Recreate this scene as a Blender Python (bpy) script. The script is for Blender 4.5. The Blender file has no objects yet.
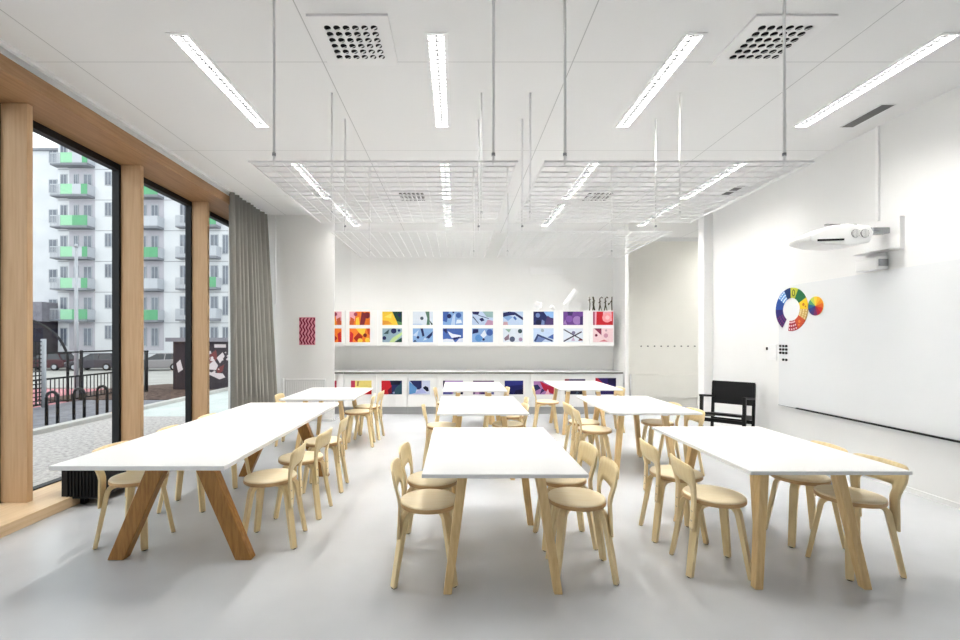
import bpy, bmesh, math, random
from mathutils import Vector, Matrix
random.seed(7)
PI = math.pi
C = bpy.context.scene.collection
sc = bpy.context.scene

# ------------------------------------------------------------ camera, world, exposure
cam_d = bpy.data.cameras.new('camera')
cam_d.sensor_width = 36.0
cam_d.lens = 450 * 36.0 / 960
cam_d.shift_x = 24 / 960
cam_d.shift_y = 18 / 960
cam_d.clip_end = 300
cam = bpy.data.objects.new('camera', cam_d)
C.objects.link(cam)
cam.location = (0, 0, 1.5)
cam.rotation_euler = (PI / 2, 0, 0)
sc.camera = cam

world = bpy.data.worlds.new('overcast_sky')
sc.world = world
world.use_nodes = True
wn = world.node_tree.nodes
wn['Background'].inputs[0].default_value = (0.93, 0.96, 1.0, 1)
wn['Background'].inputs[1].default_value = 0.80

LAMP = 58.0
vs = sc.view_settings
vs.view_transform = 'Standard'
vs.look = 'None'
vs.exposure = 1.45
vs.gamma = 1.0
vs.use_curve_mapping = False

# ------------------------------------------------------------ materials
def lin(c):
    return tuple((v / 255 / 12.92) if v / 255 <= 0.04045 else ((v / 255 + 0.055) / 1.055) ** 2.4 for v in c)

def mat(name, rgb, rough=0.5, spec=0.5, metal=0.0, vary=0.0, scale=8.0, stretch=(1, 1, 1), rgb2=None, bump=0.0, detail=4, emit=None, coord='Object', coat=0.0):
    m = bpy.data.materials.new(name)
    m.use_nodes = True
    nt = m.node_tree
    b = nt.nodes['Principled BSDF']
    col = lin(rgb)
    b.inputs['Base Color'].default_value = (*col, 1)
    b.inputs['Roughness'].default_value = rough
    b.inputs['Specular IOR Level'].default_value = spec
    b.inputs['Metallic'].default_value = metal
    b.inputs['Coat Weight'].default_value = coat
    if vary or rgb2 or bump:
        tc = nt.nodes.new('ShaderNodeTexCoord')
        mp = nt.nodes.new('ShaderNodeMapping')
        mp.inputs['Scale'].default_value = stretch
        nz = nt.nodes.new('ShaderNodeTexNoise')
        nz.inputs['Scale'].default_value = scale
        nz.inputs['Detail'].default_value = detail
        nt.links.new(tc.outputs[coord], mp.inputs[0])
        nt.links.new(mp.outputs[0], nz.inputs['Vector'])
        if vary or rgb2:
            c2 = lin(rgb2) if rgb2 else tuple(v * (1 - vary) for v in col)
            rp = nt.nodes.new('ShaderNodeValToRGB')
            rp.color_ramp.elements[0].position = 0.3
            rp.color_ramp.elements[1].position = 0.7
            rp.color_ramp.elements[0].color = (*c2, 1)
            rp.color_ramp.elements[1].color = (*col, 1)
            nt.links.new(nz.outputs['Fac'], rp.inputs[0])
            nt.links.new(rp.outputs[0], b.inputs['Base Color'])
        if bump:
            bp = nt.nodes.new('ShaderNodeBump')
            bp.inputs['Strength'].default_value = bump
            bp.inputs['Distance'].default_value = 0.01
            nt.links.new(nz.outputs['Fac'], bp.inputs['Height'])
            nt.links.new(bp.outputs[0], b.inputs['Normal'])
    if emit:
        b.inputs['Emission Color'].default_value = (*lin(rgb), 1)
        b.inputs['Emission Strength'].default_value = emit
    return m

M = {}
M['wall'] = mat('white_paint', (240, 240, 239), 0.6, 0.3, vary=0.02, scale=2)
M['board'] = mat('whiteboard_enamel', (236, 238, 240), 0.25, 0.5, vary=0.01, scale=1)
M['cream'] = mat('cream_panel', (246, 244, 237), 0.55, 0.3, vary=0.02, scale=3)
M['floor'] = mat('polished_concrete', (208, 210, 213), 0.26, 0.45, rgb2=(190, 192, 196), scale=0.9, detail=8, bump=0.02)
M['white'] = mat('white_laminate', (244, 244, 243), 0.35, 0.4, vary=0.012, scale=5)
M['metal_white'] = mat('white_metal', (240, 240, 240), 0.4, 0.5, vary=0.01, scale=6)
M['grey'] = mat('grey_metal', (150, 152, 155), 0.4, 0.5, vary=0.05, scale=20)
M['midgrey'] = mat('grey_vent', (118, 118, 118), 0.6, 0.3, vary=0.06, scale=30)
M['plinth'] = mat('plinth_grey', (186, 187, 189), 0.5, 0.4, vary=0.03, scale=6)
M['steel'] = mat('steel_edge', (120, 118, 114), 0.3, 0.5, 0.6, vary=0.1, scale=4)
M['black'] = mat('black_lacquer', (13, 13, 15), 0.55, 0.3, vary=0.15, scale=30)
M['blackmetal'] = mat('black_metal', (17, 18, 22), 0.5, 0.3, vary=0.1, scale=40)
M['birch'] = mat('birch_wood', (243, 223, 178), 0.42, 0.4, rgb2=(233, 208, 156), scale=5, stretch=(9, 9, 1.2), detail=6)
M['birch_seat'] = mat('birch_seat', (249, 234, 202), 0.36, 0.45, rgb2=(243, 223, 183), scale=5, stretch=(1.5, 12, 9), detail=6)
M['birch_edge'] = mat('birch_edge_band', (214, 178, 128), 0.45, 0.4, rgb2=(198, 158, 108), scale=12)
M['oak'] = mat('oiled_oak', (178, 130, 70), 0.45, 0.4, rgb2=(146, 101, 50), scale=6, stretch=(10, 10, 1.2), detail=6)
M['birch_leg'] = mat('table_leg_birch', (234, 204, 152), 0.42, 0.4, rgb2=(218, 183, 128), scale=5, stretch=(12, 12, 1.2), detail=6)
M['larch_post'] = mat('larch_post', (208, 174, 136), 0.5, 0.35, rgb2=(194, 158, 119), scale=3, stretch=(14, 14, 0.7), detail=6)
M['larch_beam'] = mat('larch_beam', (168, 131, 94), 0.5, 0.35, rgb2=(146, 110, 75), scale=3, stretch=(14, 0.7, 14), detail=6)
M['sill'] = mat('larch_sill', (230, 203, 168), 0.45, 0.35, rgb2=(214, 184, 144), scale=3, stretch=(14, 0.7, 14), detail=6)
M['curtain'] = mat('grey_curtain', (146, 144, 138), 0.85, 0.2, vary=0.06, scale=60)
M['rubber'] = mat('dark_rubber', (52, 46, 40), 0.7, 0.2, vary=0.1, scale=30)
M['paper'] = mat('white_paper', (242, 242, 242), 0.7, 0.2, vary=0.02, scale=10)
M['gravel'] = mat('gravel', (208, 203, 200), 0.9, 0.2, rgb2=(152, 147, 146), scale=20, detail=8, bump=0.6)
M['paving'] = mat('pale_paving', (204, 210, 207), 0.8, 0.2, rgb2=(188, 196, 194), scale=2, detail=6)
M['kerbstone'] = mat('kerb_stone', (196, 194, 190), 0.8, 0.2, vary=0.12, scale=6)
M['asphalt'] = mat('asphalt', (136, 136, 142), 0.9, 0.2, rgb2=(112, 112, 118), scale=5, detail=8)
M['road'] = mat('pale_road', (176, 174, 170), 0.9, 0.2, rgb2=(158, 156, 152), scale=0.7, detail=6)
M['mulch'] = mat('bark_mulch', (116, 98, 90), 0.95, 0.1, rgb2=(66, 52, 48), scale=9, detail=9, bump=0.8)
M['redground'] = mat('red_rubber_ground', (190, 130, 136), 0.9, 0.2, rgb2=(172, 112, 118), scale=3)
M['facade'] = mat('white_render', (212, 214, 218), 0.8, 0.2, rgb2=(200, 203, 208), scale=0.6)
M['facade2'] = mat('white_facade_panels', (218, 220, 223), 0.8, 0.2, rgb2=(208, 211, 215), scale=0.4)
M['slab'] = mat('concrete_slab', (134, 137, 144), 0.8, 0.2, vary=0.08, scale=2)
M['loggia'] = mat('loggia_shade_panel', (186, 184, 192), 0.8, 0.2, vary=0.06, scale=0.8)  # grey shading of the balcony bays put into the colour
M['green_light'] = mat('light_green_panel', (150, 204, 166), 0.5, 0.4, vary=0.05, scale=2)
M['green'] = mat('green_panel', (94, 164, 120), 0.5, 0.4, vary=0.06, scale=2)
M['win_glass'] = mat('window_dark_glass', (122, 130, 142), 0.15, 0.6, rgb2=(92, 98, 110), scale=0.8)
M['win_frame'] = mat('grey_window_frame', (170, 174, 180), 0.5, 0.4, vary=0.05, scale=4)
M['railing'] = mat('balcony_railing', (184, 188, 195), 0.5, 0.4, vary=0.05, scale=4)
M['shed'] = mat('dark_boards', (62, 54, 62), 0.8, 0.2, rgb2=(48, 42, 50), scale=2, stretch=(8, 8, 0.5))
M['shed_grey'] = mat('grey_boards', (140, 138, 146), 0.8, 0.2, rgb2=(120, 118, 128), scale=2)
M['spray_white'] = mat('sprayed_white', (226, 214, 216), 0.7, 0.2, vary=0.08, scale=8)
M['spray_red'] = mat('sprayed_red', (126, 62, 62), 0.7, 0.2, vary=0.15, scale=8)
M['car_silver'] = mat('silver_car_paint', (150, 146, 148), 0.25, 0.5, 0.5, vary=0.04, scale=3)
M['car_dark'] = mat('dark_car_paint', (70, 66, 74), 0.25, 0.5, 0.2, vary=0.04, scale=3)
M['car_red'] = mat('maroon_car_paint', (74, 36, 44), 0.25, 0.5, 0.2, vary=0.04, scale=3)
M['car_glass'] = mat('car_glass', (44, 48, 54), 0.1, 0.6, vary=0.05, scale=3)
M['tyre'] = mat('tyre_rubber', (28, 28, 30), 0.8, 0.2, vary=0.1, scale=9)
M['lamp'] = mat('lamp_diffuser', (255, 253, 248), 0.5, 0.2, emit=LAMP)
M['louvre'] = mat('louvre_metal', (34, 35, 37), 0.5, 0.3, vary=0.02, scale=9)

def glass_mat():
    m = bpy.data.materials.new('window_glass')
    m.use_nodes = True
    nt = m.node_tree
    nt.nodes.remove(nt.nodes['Principled BSDF'])
    out = nt.nodes['Material Output']
    tr = nt.nodes.new('ShaderNodeBsdfTransparent')
    tr.inputs[0].default_value = (0.95, 0.97, 0.96, 1)
    gl = nt.nodes.new('ShaderNodeBsdfGlossy')
    gl.inputs['Roughness'].default_value = 0.02
    fr = nt.nodes.new('ShaderNodeFresnel')
    fr.inputs[0].default_value = 1.45
    mul = nt.nodes.new('ShaderNodeMath')
    mul.operation = 'MULTIPLY'
    mul.inputs[1].default_value = 0.8
    mx = nt.nodes.new('ShaderNodeMixShader')
    nt.links.new(fr.outputs[0], mul.inputs[0])
    ge = nt.nodes.new('ShaderNodeNewGeometry')
    inv = nt.nodes.new('ShaderNodeMath'); inv.operation = 'SUBTRACT'; inv.inputs[0].default_value = 1.0
    m2 = nt.nodes.new('ShaderNodeMath'); m2.operation = 'MULTIPLY'
    nt.links.new(ge.outputs['Backfacing'], inv.inputs[1])
    nt.links.new(mul.outputs[0], m2.inputs[0]); nt.links.new(inv.outputs[0], m2.inputs[1])
    nt.links.new(m2.outputs[0], mx.inputs[0])
    nt.links.new(tr.outputs[0], mx.inputs[1])
    nt.links.new(gl.outputs[0], mx.inputs[2])
    nt.links.new(mx.outputs[0], out.inputs[0])
    return m
M['glass'] = glass_mat()

def ceiling_mat():
    # white panels with fine joints
    m = mat('ceiling_panels', (238, 238, 238), 0.7, 0.2)
    nt = m.node_tree
    b = nt.nodes['Principled BSDF']
    tc = nt.nodes.new('ShaderNodeTexCoord')
    sx = nt.nodes.new('ShaderNodeSeparateXYZ')
    nt.links.new(tc.outputs['Object'], sx.inputs[0])
    def seam(sock, off, pitch, w):
        a = nt.nodes.new('ShaderNodeMath'); a.operation = 'ADD'; a.inputs[1].default_value = off
        d = nt.nodes.new('ShaderNodeMath'); d.operation = 'DIVIDE'; d.inputs[1].default_value = pitch
        f = nt.nodes.new('ShaderNodeMath'); f.operation = 'FRACT'
        l = nt.nodes.new('ShaderNodeMath'); l.operation = 'LESS_THAN'; l.inputs[1].default_value = w / pitch
        nt.links.new(sock, a.inputs[0]); nt.links.new(a.outputs[0], d.inputs[0])
        nt.links.new(d.outputs[0], f.inputs[0]); nt.links.new(f.outputs[0], l.inputs[0])
        return l
    s1 = seam(sx.outputs[0], 11.07, 2.0, 0.008)
    s2 = seam(sx.outputs[1], 10.0, 1.7, 0.006)
    mxm = nt.nodes.new('ShaderNodeMath'); mxm.operation = 'MAXIMUM'
    nt.links.new(s1.outputs[0], mxm.inputs[0]); nt.links.new(s2.outputs[0], mxm.inputs[1])
    mx = nt.nodes.new('ShaderNodeMix'); mx.data_type = 'RGBA'
    mx.inputs[6].default_value = (*lin((238, 238, 238)), 1)
    mx.inputs[7].default_value = (*lin((196, 196, 196)), 1)
    nt.links.new(mxm.outputs[0], mx.inputs[0])
    nt.links.new(mx.outputs[2], b.inputs['Base Color'])
    return m
M['ceiling'] = ceiling_mat()
M['mirror'] = mat('mirror_glass', (250, 250, 250), 0.03, 0.5, 1.0)

_cols = {}
def flat(rgb):
    k = tuple(rgb)
    if k not in _cols:
        _cols[k] = mat('paint_%02x%02x%02x' % k, k, 0.7, 0.2, vary=0.08, scale=25)
    return _cols[k]

# ------------------------------------------------------------ mesh helpers
def add_box(bm, x0, x1, y0, y1, z0, z1, mi=0):
    v = [bm.verts.new((x, y, z)) for z in (z0, z1) for y in (y0, y1) for x in (x0, x1)]
    for f in ((0, 2, 3, 1), (4, 5, 7, 6), (0, 1, 5, 4), (2, 6, 7, 3), (0, 4, 6, 2), (1, 3, 7, 5)):
        fc = bm.faces.new([v[i] for i in f])
        fc.material_index = mi

def add_bar(bm, p, q, w, d, ref=(0, 0, 1), mi=0, w2=None, d2=None):
    """rectangular bar from p to q, w across 'side', d along the other"""
    p, q = Vector(p), Vector(q)
    t = (q - p).normalized()
    r = Vector(ref)
    if abs(t.dot(r)) > 0.97:
        r = Vector((1, 0, 0)) if abs(t.x) < 0.9 else Vector((0, 1, 0))
    s = t.cross(r).normalized()
    n = s.cross(t).normalized()
    w2 = w if w2 is None else w2
    d2 = d if d2 is None else d2
    rings = []
    for c, ww, dd in ((p, w, d), (q, w2, d2)):
        rings.append([bm.verts.new(c + s * a * ww / 2 + n * b * dd / 2) for a, b in ((-1, -1), (1, -1), (1, 1), (-1, 1))])
    a, b = rings
    for i in range(4):
        f = bm.faces.new((a[i], a[(i + 1) % 4], b[(i + 1) % 4], b[i])); f.material_index = mi
    f = bm.faces.new(a[::-1]); f.material_index = mi
    f = bm.faces.new(b); f.material_index = mi

def add_cyl(bm, p, q, r, seg=12, r2=None, mi=0):
    p, q = Vector(p), Vector(q)
    t = (q - p).normalized()
    ref = Vector((0, 0, 1)) if abs(t.z) < 0.9 else Vector((1, 0, 0))
    s = t.cross(ref).normalized(); n = s.cross(t)
    r2 = r if r2 is None else r2
    A = [bm.verts.new(p + (s * math.cos(2 * PI * i / seg) + n * math.sin(2 * PI * i / seg)) * r) for i in range(seg)]
    B = [bm.verts.new(q + (s * math.cos(2 * PI * i / seg) + n * math.sin(2 * PI * i / seg)) * r2) for i in range(seg)]
    for i in range(seg):
        f = bm.faces.new((A[i], A[(i + 1) % seg], B[(i + 1) % seg], B[i])); f.smooth = True; f.material_index = mi
    f = bm.faces.new(A[::-1]); f.material_index = mi
    f = bm.faces.new(B); f.material_index = mi

def add_tube(bm, pts, r, seg=8):
    pts = [Vector(p) for p in pts]
    rings = []
    for i, p in enumerate(pts):
        t = (pts[min(i + 1, len(pts) - 1)] - pts[max(i - 1, 0)]).normalized()
        ref = Vector((0, 0, 1)) if abs(t.z) < 0.95 else Vector((0, 1, 0))
        s = t.cross(ref).normalized(); n = s.cross(t)
        if rings and s.dot(ps) < 0:
            s = -s; n = -n
        ps = s
        rings.append([bm.verts.new(p + (s * math.cos(2 * PI * k / seg) + n * math.sin(2 * PI * k / seg)) * r) for k in range(seg)])
    for a, b in zip(rings, rings[1:]):
        for k in range(seg):
            f = bm.faces.new((a[k], a[(k + 1) % seg], b[(k + 1) % seg], b[k])); f.smooth = True
    bm.faces.new(rings[0][::-1]); bm.faces.new(rings[-1])

def add_prism(bm, poly, axis, a, b, mi=0):
    """poly of 2D points extruded along axis between a and b; axis 0: (y,z), 1: (x,z), 2: (x,y)"""
    def P(u, v, w):
        return ((w, u, v), (u, w, v), (u, v, w))[axis]
    A = [bm.verts.new(P(u, v, a)) for u, v in poly]
    B = [bm.verts.new(P(u, v, b)) for u, v in poly]
    n = len(poly)
    for i in range(n):
        f = bm.faces.new((A[i], A[(i + 1) % n], B[(i + 1) % n], B[i])); f.material_index = mi
    f = bm.faces.new(A[::-1]); f.material_index = mi
    f = bm.faces.new(B); f.material_index = mi

def obj(name, bm, m, parent=None, loc=None, bevel=0.0, seg=2):
    bmesh.ops.recalc_face_normals(bm, faces=bm.faces)
    me = bpy.data.meshes.new(name)
    bm.to_mesh(me); bm.free()
    ms = m if isinstance(m, (list, tuple)) else [m]
    for x in ms:
        me.materials.append(x)
    o = bpy.data.objects.new(name, me)
    C.objects.link(o)
    if parent is not None:
        o.parent = parent
    if loc is not None:
        o.location = loc
    if bevel:
        md = o.modifiers.new('edge', 'BEVEL')
        md.width = bevel; md.segments = seg; md.limit_method = 'ANGLE'; md.angle_limit = 0.6
        md.harden_normals = False
    return o

def box(name, x0, x1, y0, y1, z0, z1, m, parent=None, bevel=0.0):
    bm = bmesh.new()
    add_box(bm, x0, x1, y0, y1, z0, z1)
    return obj(name, bm, m, parent, bevel=bevel)

def thing(name, label, cat, loc=(0, 0, 0), rotz=0.0, group=None):
    o = bpy.data.objects.new(name, None)
    C.objects.link(o)
    o.empty_display_size = 0.1
    o.location = loc; o.rotation_euler = (0, 0, rotz)
    tag(o, label, cat, group)
    return o

def tag(o, label, cat, group=None):
    o['label'] = label; o['category'] = cat
    if group:
        o['group'] = group
    return o

def struct(o):
    o['kind'] = 'structure'
    return o

def dup(root, loc, rotz, label, group=None):
    r = root.copy(); C.objects.link(r)
    r.location = loc; r.rotation_euler = (0, 0, rotz)
    r['label'] = label
    if group:
        r['group'] = group
    for ch in list(root.children):
        c = ch.copy(); C.objects.link(c); c.parent = r
        for g in list(ch.children):
            d = g.copy(); C.objects.link(d); d.parent = c
    return r

# ------------------------------------------------------------ room shell
ZC = 3.71          # ceiling
XR = 4.41          # whiteboard wall
XL = -3.95         # window wall
YB = 9.45           # wall behind the cabinets
YP = 8.1           # wall with the wavy poster
Y0 = -2.4          # wall behind the camera

struct(box('floor', -4.2, 6.6, Y0 - 0.1, 10.2, -0.2, 0.0, M['floor']))
LIGHTS = [(x, y, 0) for y in (3.99, 6.40) for x in (-2.02, -0.145, 1.74, 3.60)] + [(x, 8.14, 0) for x in (-1.95, -0.145, 1.74, 3.62)] + [(5.5, 9.05, 0)]  # last row and recess lamp are added to brighten alcove and recess
LW, LL = 0.064, 0.72                     # half size of the light openings
def ceiling():
    holes = [(x - (LL if r else LW), x + (LL if r else LW), y - (LW if r else LL), y + (LW if r else LL)) for x, y, r in LIGHTS]
    xs = sorted({-4.2, 6.6} | {h[0] for h in holes} | {h[1] for h in holes})
    ys = sorted({Y0 - 0.1, 10.2} | {h[2] for h in holes} | {h[3] for h in holes})
    bm = bmesh.new()
    cache = {}
    def V(x, y, z):
        k = (x, y, z)
        if k not in cache:
            cache[k] = bm.verts.new(k)
        return cache[k]
    solid = {}
    for i in range(len(xs) - 1):
        for j in range(len(ys) - 1):
            cx, cy = (xs[i] + xs[i + 1]) / 2, (ys[j] + ys[j + 1]) / 2
            solid[i, j] = not any(h[0] < cx < h[1] and h[2] < cy < h[3] for h in holes)
    zb, zm = ZC, ZC + 0.07
    for (i, j), on in solid.items():
        a, b, c, d = xs[i], xs[i + 1], ys[j], ys[j + 1]
        z = zb if on else zm
        bm.faces.new((V(a, c, z), V(a, d, z), V(b, d, z), V(b, c, z)))
        for di, dj, p, q in ((1, 0, (b, c), (b, d)), (0, 1, (a, d), (b, d))):
            o2 = solid.get((i + di, j + dj))
            if o2 is not None and o2 != on:
                bm.faces.new((V(*p, zb), V(*q, zb), V(*q, zm), V(*p, zm)))
    add_box(bm, -4.2, 6.6, Y0 - 0.1, 10.2, ZC + 0.072, ZC + 0.2)
    o = obj('ceiling', bm, M['ceiling'])
    for p in o.data.polygons:
        if abs(p.center.z - ZC) < 1e-4 and p.normal.z > 0:
            p.flip()
    return struct(o)
ceiling()
struct(box('wall_right', XR, XR + 0.15, Y0, 7.72, 0, ZC, M['wall']))
struct(box('wall_right_pier', 4.255, 4.56, 7.72, 7.9, 0, ZC, M['wall']))
struct(box('wall_right_recess', 4.56, 6.6, 7.72, 7.9, 0, ZC, M['wall']))
struct(box('wall_recess_end', 6.45, 6.6, 7.9, 10.05, 0, ZC, M['wall']))
struct(box('wall_front', -4.2, 4.56, Y0 - 0.15, Y0, 0, ZC, M['wall']))
struct(box('wall_back', -2.6, 3.30, YB, YB + 0.15, 0, ZC, M['wall']))
struct(box('wall_back_side', -4.1, -2.215, YP, YB + 0.1, 0, ZC, M['wall']))
struct(box('wall_back_partition', 3.30, 3.365, 8.78, 9.92, 0, ZC, M['wall']))
struct(box('wall_back_recess', 3.30, 6.6, 9.92, 10.05, 0, ZC, M['cream']))
struct(box('trim_1', 3.365, 6.45, 9.89, 9.92, 3.63, ZC, M['wall']))
mir = box('mirror_panel', -2.213, -2.195, YP + 0.03, YB - 0.01, 0.02, ZC - 0.01, M['mirror'])
box('edge_trim', -2.2145, -2.193, YP + 0.004, YP + 0.029, 0.02, ZC - 0.01, M['metal_white'], mir)
tag(mir, 'tall mirror lining the short side wall beside the cabinets', 'mirror')

# skirtings
struct(box('baseboard_right', XR - 0.012, XR, Y0, 7.72, 0, 0.05, M['wall']))
struct(box('baseboard_back', -3.3, -2.22, YP - 0.012, YP, 0, 0.05, M['wall']))

# window wall: solid end wall behind the curtain, header above the glass
struct(box('wall_left', XL - 0.1, XL + 0.02, 8.0, 8.1, 0, ZC, M['wall']))
bm = bmesh.new()
add_box(bm, -4.02, -3.43, Y0, 8.1, 3.635, ZC)
struct(obj('wall_left_header', bm, M['metal_white']))
bm = bmesh.new()
add_box(bm, -4.02, -3.41, Y0, 8.1, 3.51, 3.635)
struct(obj('trim_2', bm, M['larch_beam'], bevel=0.006))
# sill
bm = bmesh.new()
add_box(bm, -4.02, -3.41, Y0, 8.1, 0.0, 0.09)
struct(obj('trim_3', bm, M['sill'], bevel=0.004))
# posts
post_y = [-1.72, -0.33, 1.06, 2.46, 3.85, 5.235, 6.645]
k = 4
for y in post_y:
    struct(box('trim_%d' % k, -3.9, -3.67, y, y + 0.055, 0.09, 3.51, M['larch_post'], bevel=0.004)); k += 1
# windows
edges = [Y0] + post_y + [8.0]
for i in range(len(edges) - 1):
    a = edges[i] + (0.0 if i == 0 else 0.03)
    b = edges[i + 1] + 0.03 if i < len(edges) - 2 else 8.0
    w = bpy.data.objects.new('window_%d' % (i + 1), None)
    C.objects.link(w); struct(w)
    w.location = (-3.93, a, 0.09)
    L = b - a; H = 3.51 - 0.09
    bm = bmesh.new()
    add_box(bm, -0.05, 0.03, 0, 0.06, 0, H)
    add_box(bm, -0.05, 0.03, L - 0.06, L, 0, H)
    add_box(bm, -0.05, 0.03, 0.06, L - 0.06, 0, 0.012)
    add_box(bm, -0.05, 0.03, 0.06, L - 0.06, H - 0.07, H)
    obj('window_frame', bm, M['blackmetal'], w)
    box('pane', -0.022, -0.012, 0.06, L - 0.06, 0.012, H - 0.07, M['glass'], w)

# curtain rail along the ceiling
box_rail = box('curtain_rail', -3.40, -3.365, 0.0, 8.05, ZC - 0.03, ZC - 0.001, M['metal_white'])
tag(box_rail, 'white curtain rail fixed along the ceiling above the wooden beam', 'curtain rail')

# curtain: pleated sheet, flaring a little at the foot
def curtain():
    bm = bmesh.new()
    n = 120; rows = 10
    g = []
    for r in range(rows + 1):
        t = r / rows                       # 0 top, 1 foot
        z = (ZC - 0.035) * (1 - t) + 0.02 * t
        row = []
        for i in range(n + 1):
            s = i / n
            y = 6.70 + s * (7.98 - 6.70) + 0.02 * math.sin(s * 9)
            amp = 0.052 + 0.012 * t + 0.012 * math.sin(s * 17)
            x = -3.37 + t * (0.05 + 0.16 * s) + amp * math.sin(2 * PI * s * 10 + 0.7 * math.sin(s * 11) + 0.4 * t)
            row.append(bm.verts.new((x, y, z)))
        g.append(row)
    for r in range(rows):
        for i in range(n):
            f = bm.faces.new((g[r][i], g[r][i + 1], g[r + 1][i + 1], g[r + 1][i])); f.smooth = True
    o = obj('curtain', bm, M['curtain'])
    md = o.modifiers.new('thick', 'SOLIDIFY'); md.thickness = 0.006; md.offset = 0
    return o
tag(curtain(), 'full height grey pleated curtain hanging beside the last window', 'curtain')
bm = bmesh.new()
add_cyl(bm, (-3.23, 8.05, 2.1), (-3.23, 8.05, 3.68), 0.012)
tag(obj('curtain_wand', bm, M['metal_white']), 'thin white curtain wand hanging in the corner by the grey curtain', 'curtain wand')

# ------------------------------------------------------------ ceiling lights
def troffer_proto():
    t = thing('ceiling_light', '', 'ceiling light', (0, 0, ZC))
    W, L = LW, LL
    bm = bmesh.new()
    e = 0.018
    add_box(bm, -W - e, -W + 0.003, -L - e, L + e, -0.006, 0)
    add_box(bm, W - 0.003, W + e, -L - e, L + e, -0.006, 0)
    add_box(bm, -W + 0.003, W - 0.003, -L - e, -L + 0.003, -0.006, 0)
    add_box(bm, -W + 0.003, W - 0.003, L - 0.003, L + e, -0.006, 0)
    obj('light_frame', bm, M['metal_white'], t)
    box('diffuser', -W + 0.002, W - 0.002, -L + 0.002, L - 0.002, 0.048, 0.056, M['lamp'], t)
    bm = bmesh.new()
    n = 26
    for i in range(n):
        y = -L + (i + 0.5) * 2 * L / n
        add_box(bm, -W + 0.001, W - 0.001, y - 0.005, y + 0.005, 0.0, 0.036)
    add_box(bm, -0.003, 0.003, -L, L, 0.004, 0.022)
    obj('louvre_grille', bm, M['louvre'], t)
    return t
tr = troffer_proto()
names = ['by the windows', 'in line with the middle column of tables', 'above the tables near the whiteboard', 'closest to the whiteboard wall']
last = ['beside the mirror', 'second from the mirror', 'third from the mirror', 'at the mouth of the recess', 'inside the recess']  # positions of the added brightening lamps
for i, (x, y, r) in enumerate(LIGHTS):
    if i > 7:
        lab = 'added louvred strip light brightening the back of the room, %s' % last[i - 8]
    else:
        lab = 'louvred strip light %s, %s' % ('in the front row' if i < 4 else 'above the wire grids', names[i % 4])
    if i == 0:
        tr.location = (x, y, ZC); tr['label'] = lab; tr['group'] = 'recessed strip lights'
    else:
        dup(tr, (x, y, ZC), PI / 2 if r else 0, lab, 'recessed strip lights')

# ------------------------------------------------------------ air diffusers
def diffuser_proto():
    t = thing('air_diffuser', '', 'air vent', (0, 0, ZC), group='square ceiling air diffusers')
    box('face_plate', -0.28, 0.28, -0.28, 0.28, -0.014, 0, M['metal_white'], t, bevel=0.002)
    for i in range(6):
        for j in range(6):
            x, y = (i - 2.5) * 0.066, (j - 2.5) * 0.066
            bm = bmesh.new()
            add_cyl(bm, (x, y, -0.016), (x, y, -0.0142), 0.024, 14)
            nz = obj('nozzle', bm, M['black'], t)
            bm = bmesh.new()
            # turned cap that leaves a dark crescent open
            k_ = 0.003 + 0.0026 * max(0, 3.6 - i) + 0.0006 * (5 - j)
            add_cyl(bm, (x + 0.003, y + k_, -0.0195), (x + 0.002, y + k_ * 0.8, -0.017), 0.0225, 14)
            obj('nozzle_cap', bm, M['metal_white'], nz)
    return t
df = diffuser_proto()
spots = [(-0.745, 3.35, 'square air diffuser with round nozzles in the ceiling over the front middle table'),
         (2.33, 3.35, 'square air diffuser with round nozzles in the ceiling over the table by the whiteboard'),
         (-0.68, 7.0, 'square air diffuser seen beyond the wire grids, above the back middle table'),
         (2.2, 7.0, 'square air diffuser seen beyond the wire grids, above the back table near the recess')]
for i, (x, y, lab) in enumerate(spots):
    if i == 0:
        df.location = (x, y, ZC); df['label'] = lab
    else:
        dup(df, (x, y, ZC), 0, lab)

# slot vents close to the whiteboard wall
for i, (x, y, lab) in enumerate(((4.09, 4.48, 'dark grey slot vent in the ceiling above the projector'),
                                 (4.14, 6.75, 'dark grey slot vent in the ceiling behind the wire grids'))):
    t = thing('slot_vent', lab, 'air vent', (x, y, ZC), group='slot vents')
    bm = bmesh.new()
    add_box(bm, -0.07, 0.07, -0.235, -0.228, -0.008, 0); add_box(bm, -0.07, 0.07, 0.228, 0.235, -0.008, 0)
    add_box(bm, -0.07, -0.064, -0.228, 0.228, -0.008, 0); add_box(bm, 0.064, 0.07, -0.228, 0.228, -0.008, 0)
    obj('vent_frame', bm, M['metal_white'], t)
    bm = bmesh.new()
    for k2 in range(12):
        x0 = -0.062 + k2 * 0.0104
        add_box(bm, x0, x0 + 0.008, -0.226, 0.226, -0.006, -0.001)
    obj('vent_grille', bm, M['midgrey'], t)

bm = bmesh.new()
add_cyl(bm, (0, 0, -0.05), (0, 0, -0.02), 0.045, 20, 0.055)
add_cyl(bm, (0, 0, -0.02), (0, 0, 0), 0.06, 20)
o = obj('smoke_detector', bm, M['metal_white'], loc=(1.11, 7.3, ZC))
tag(o, 'small round white smoke detector on the ceiling beyond the wire grids', 'smoke detector')

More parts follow.
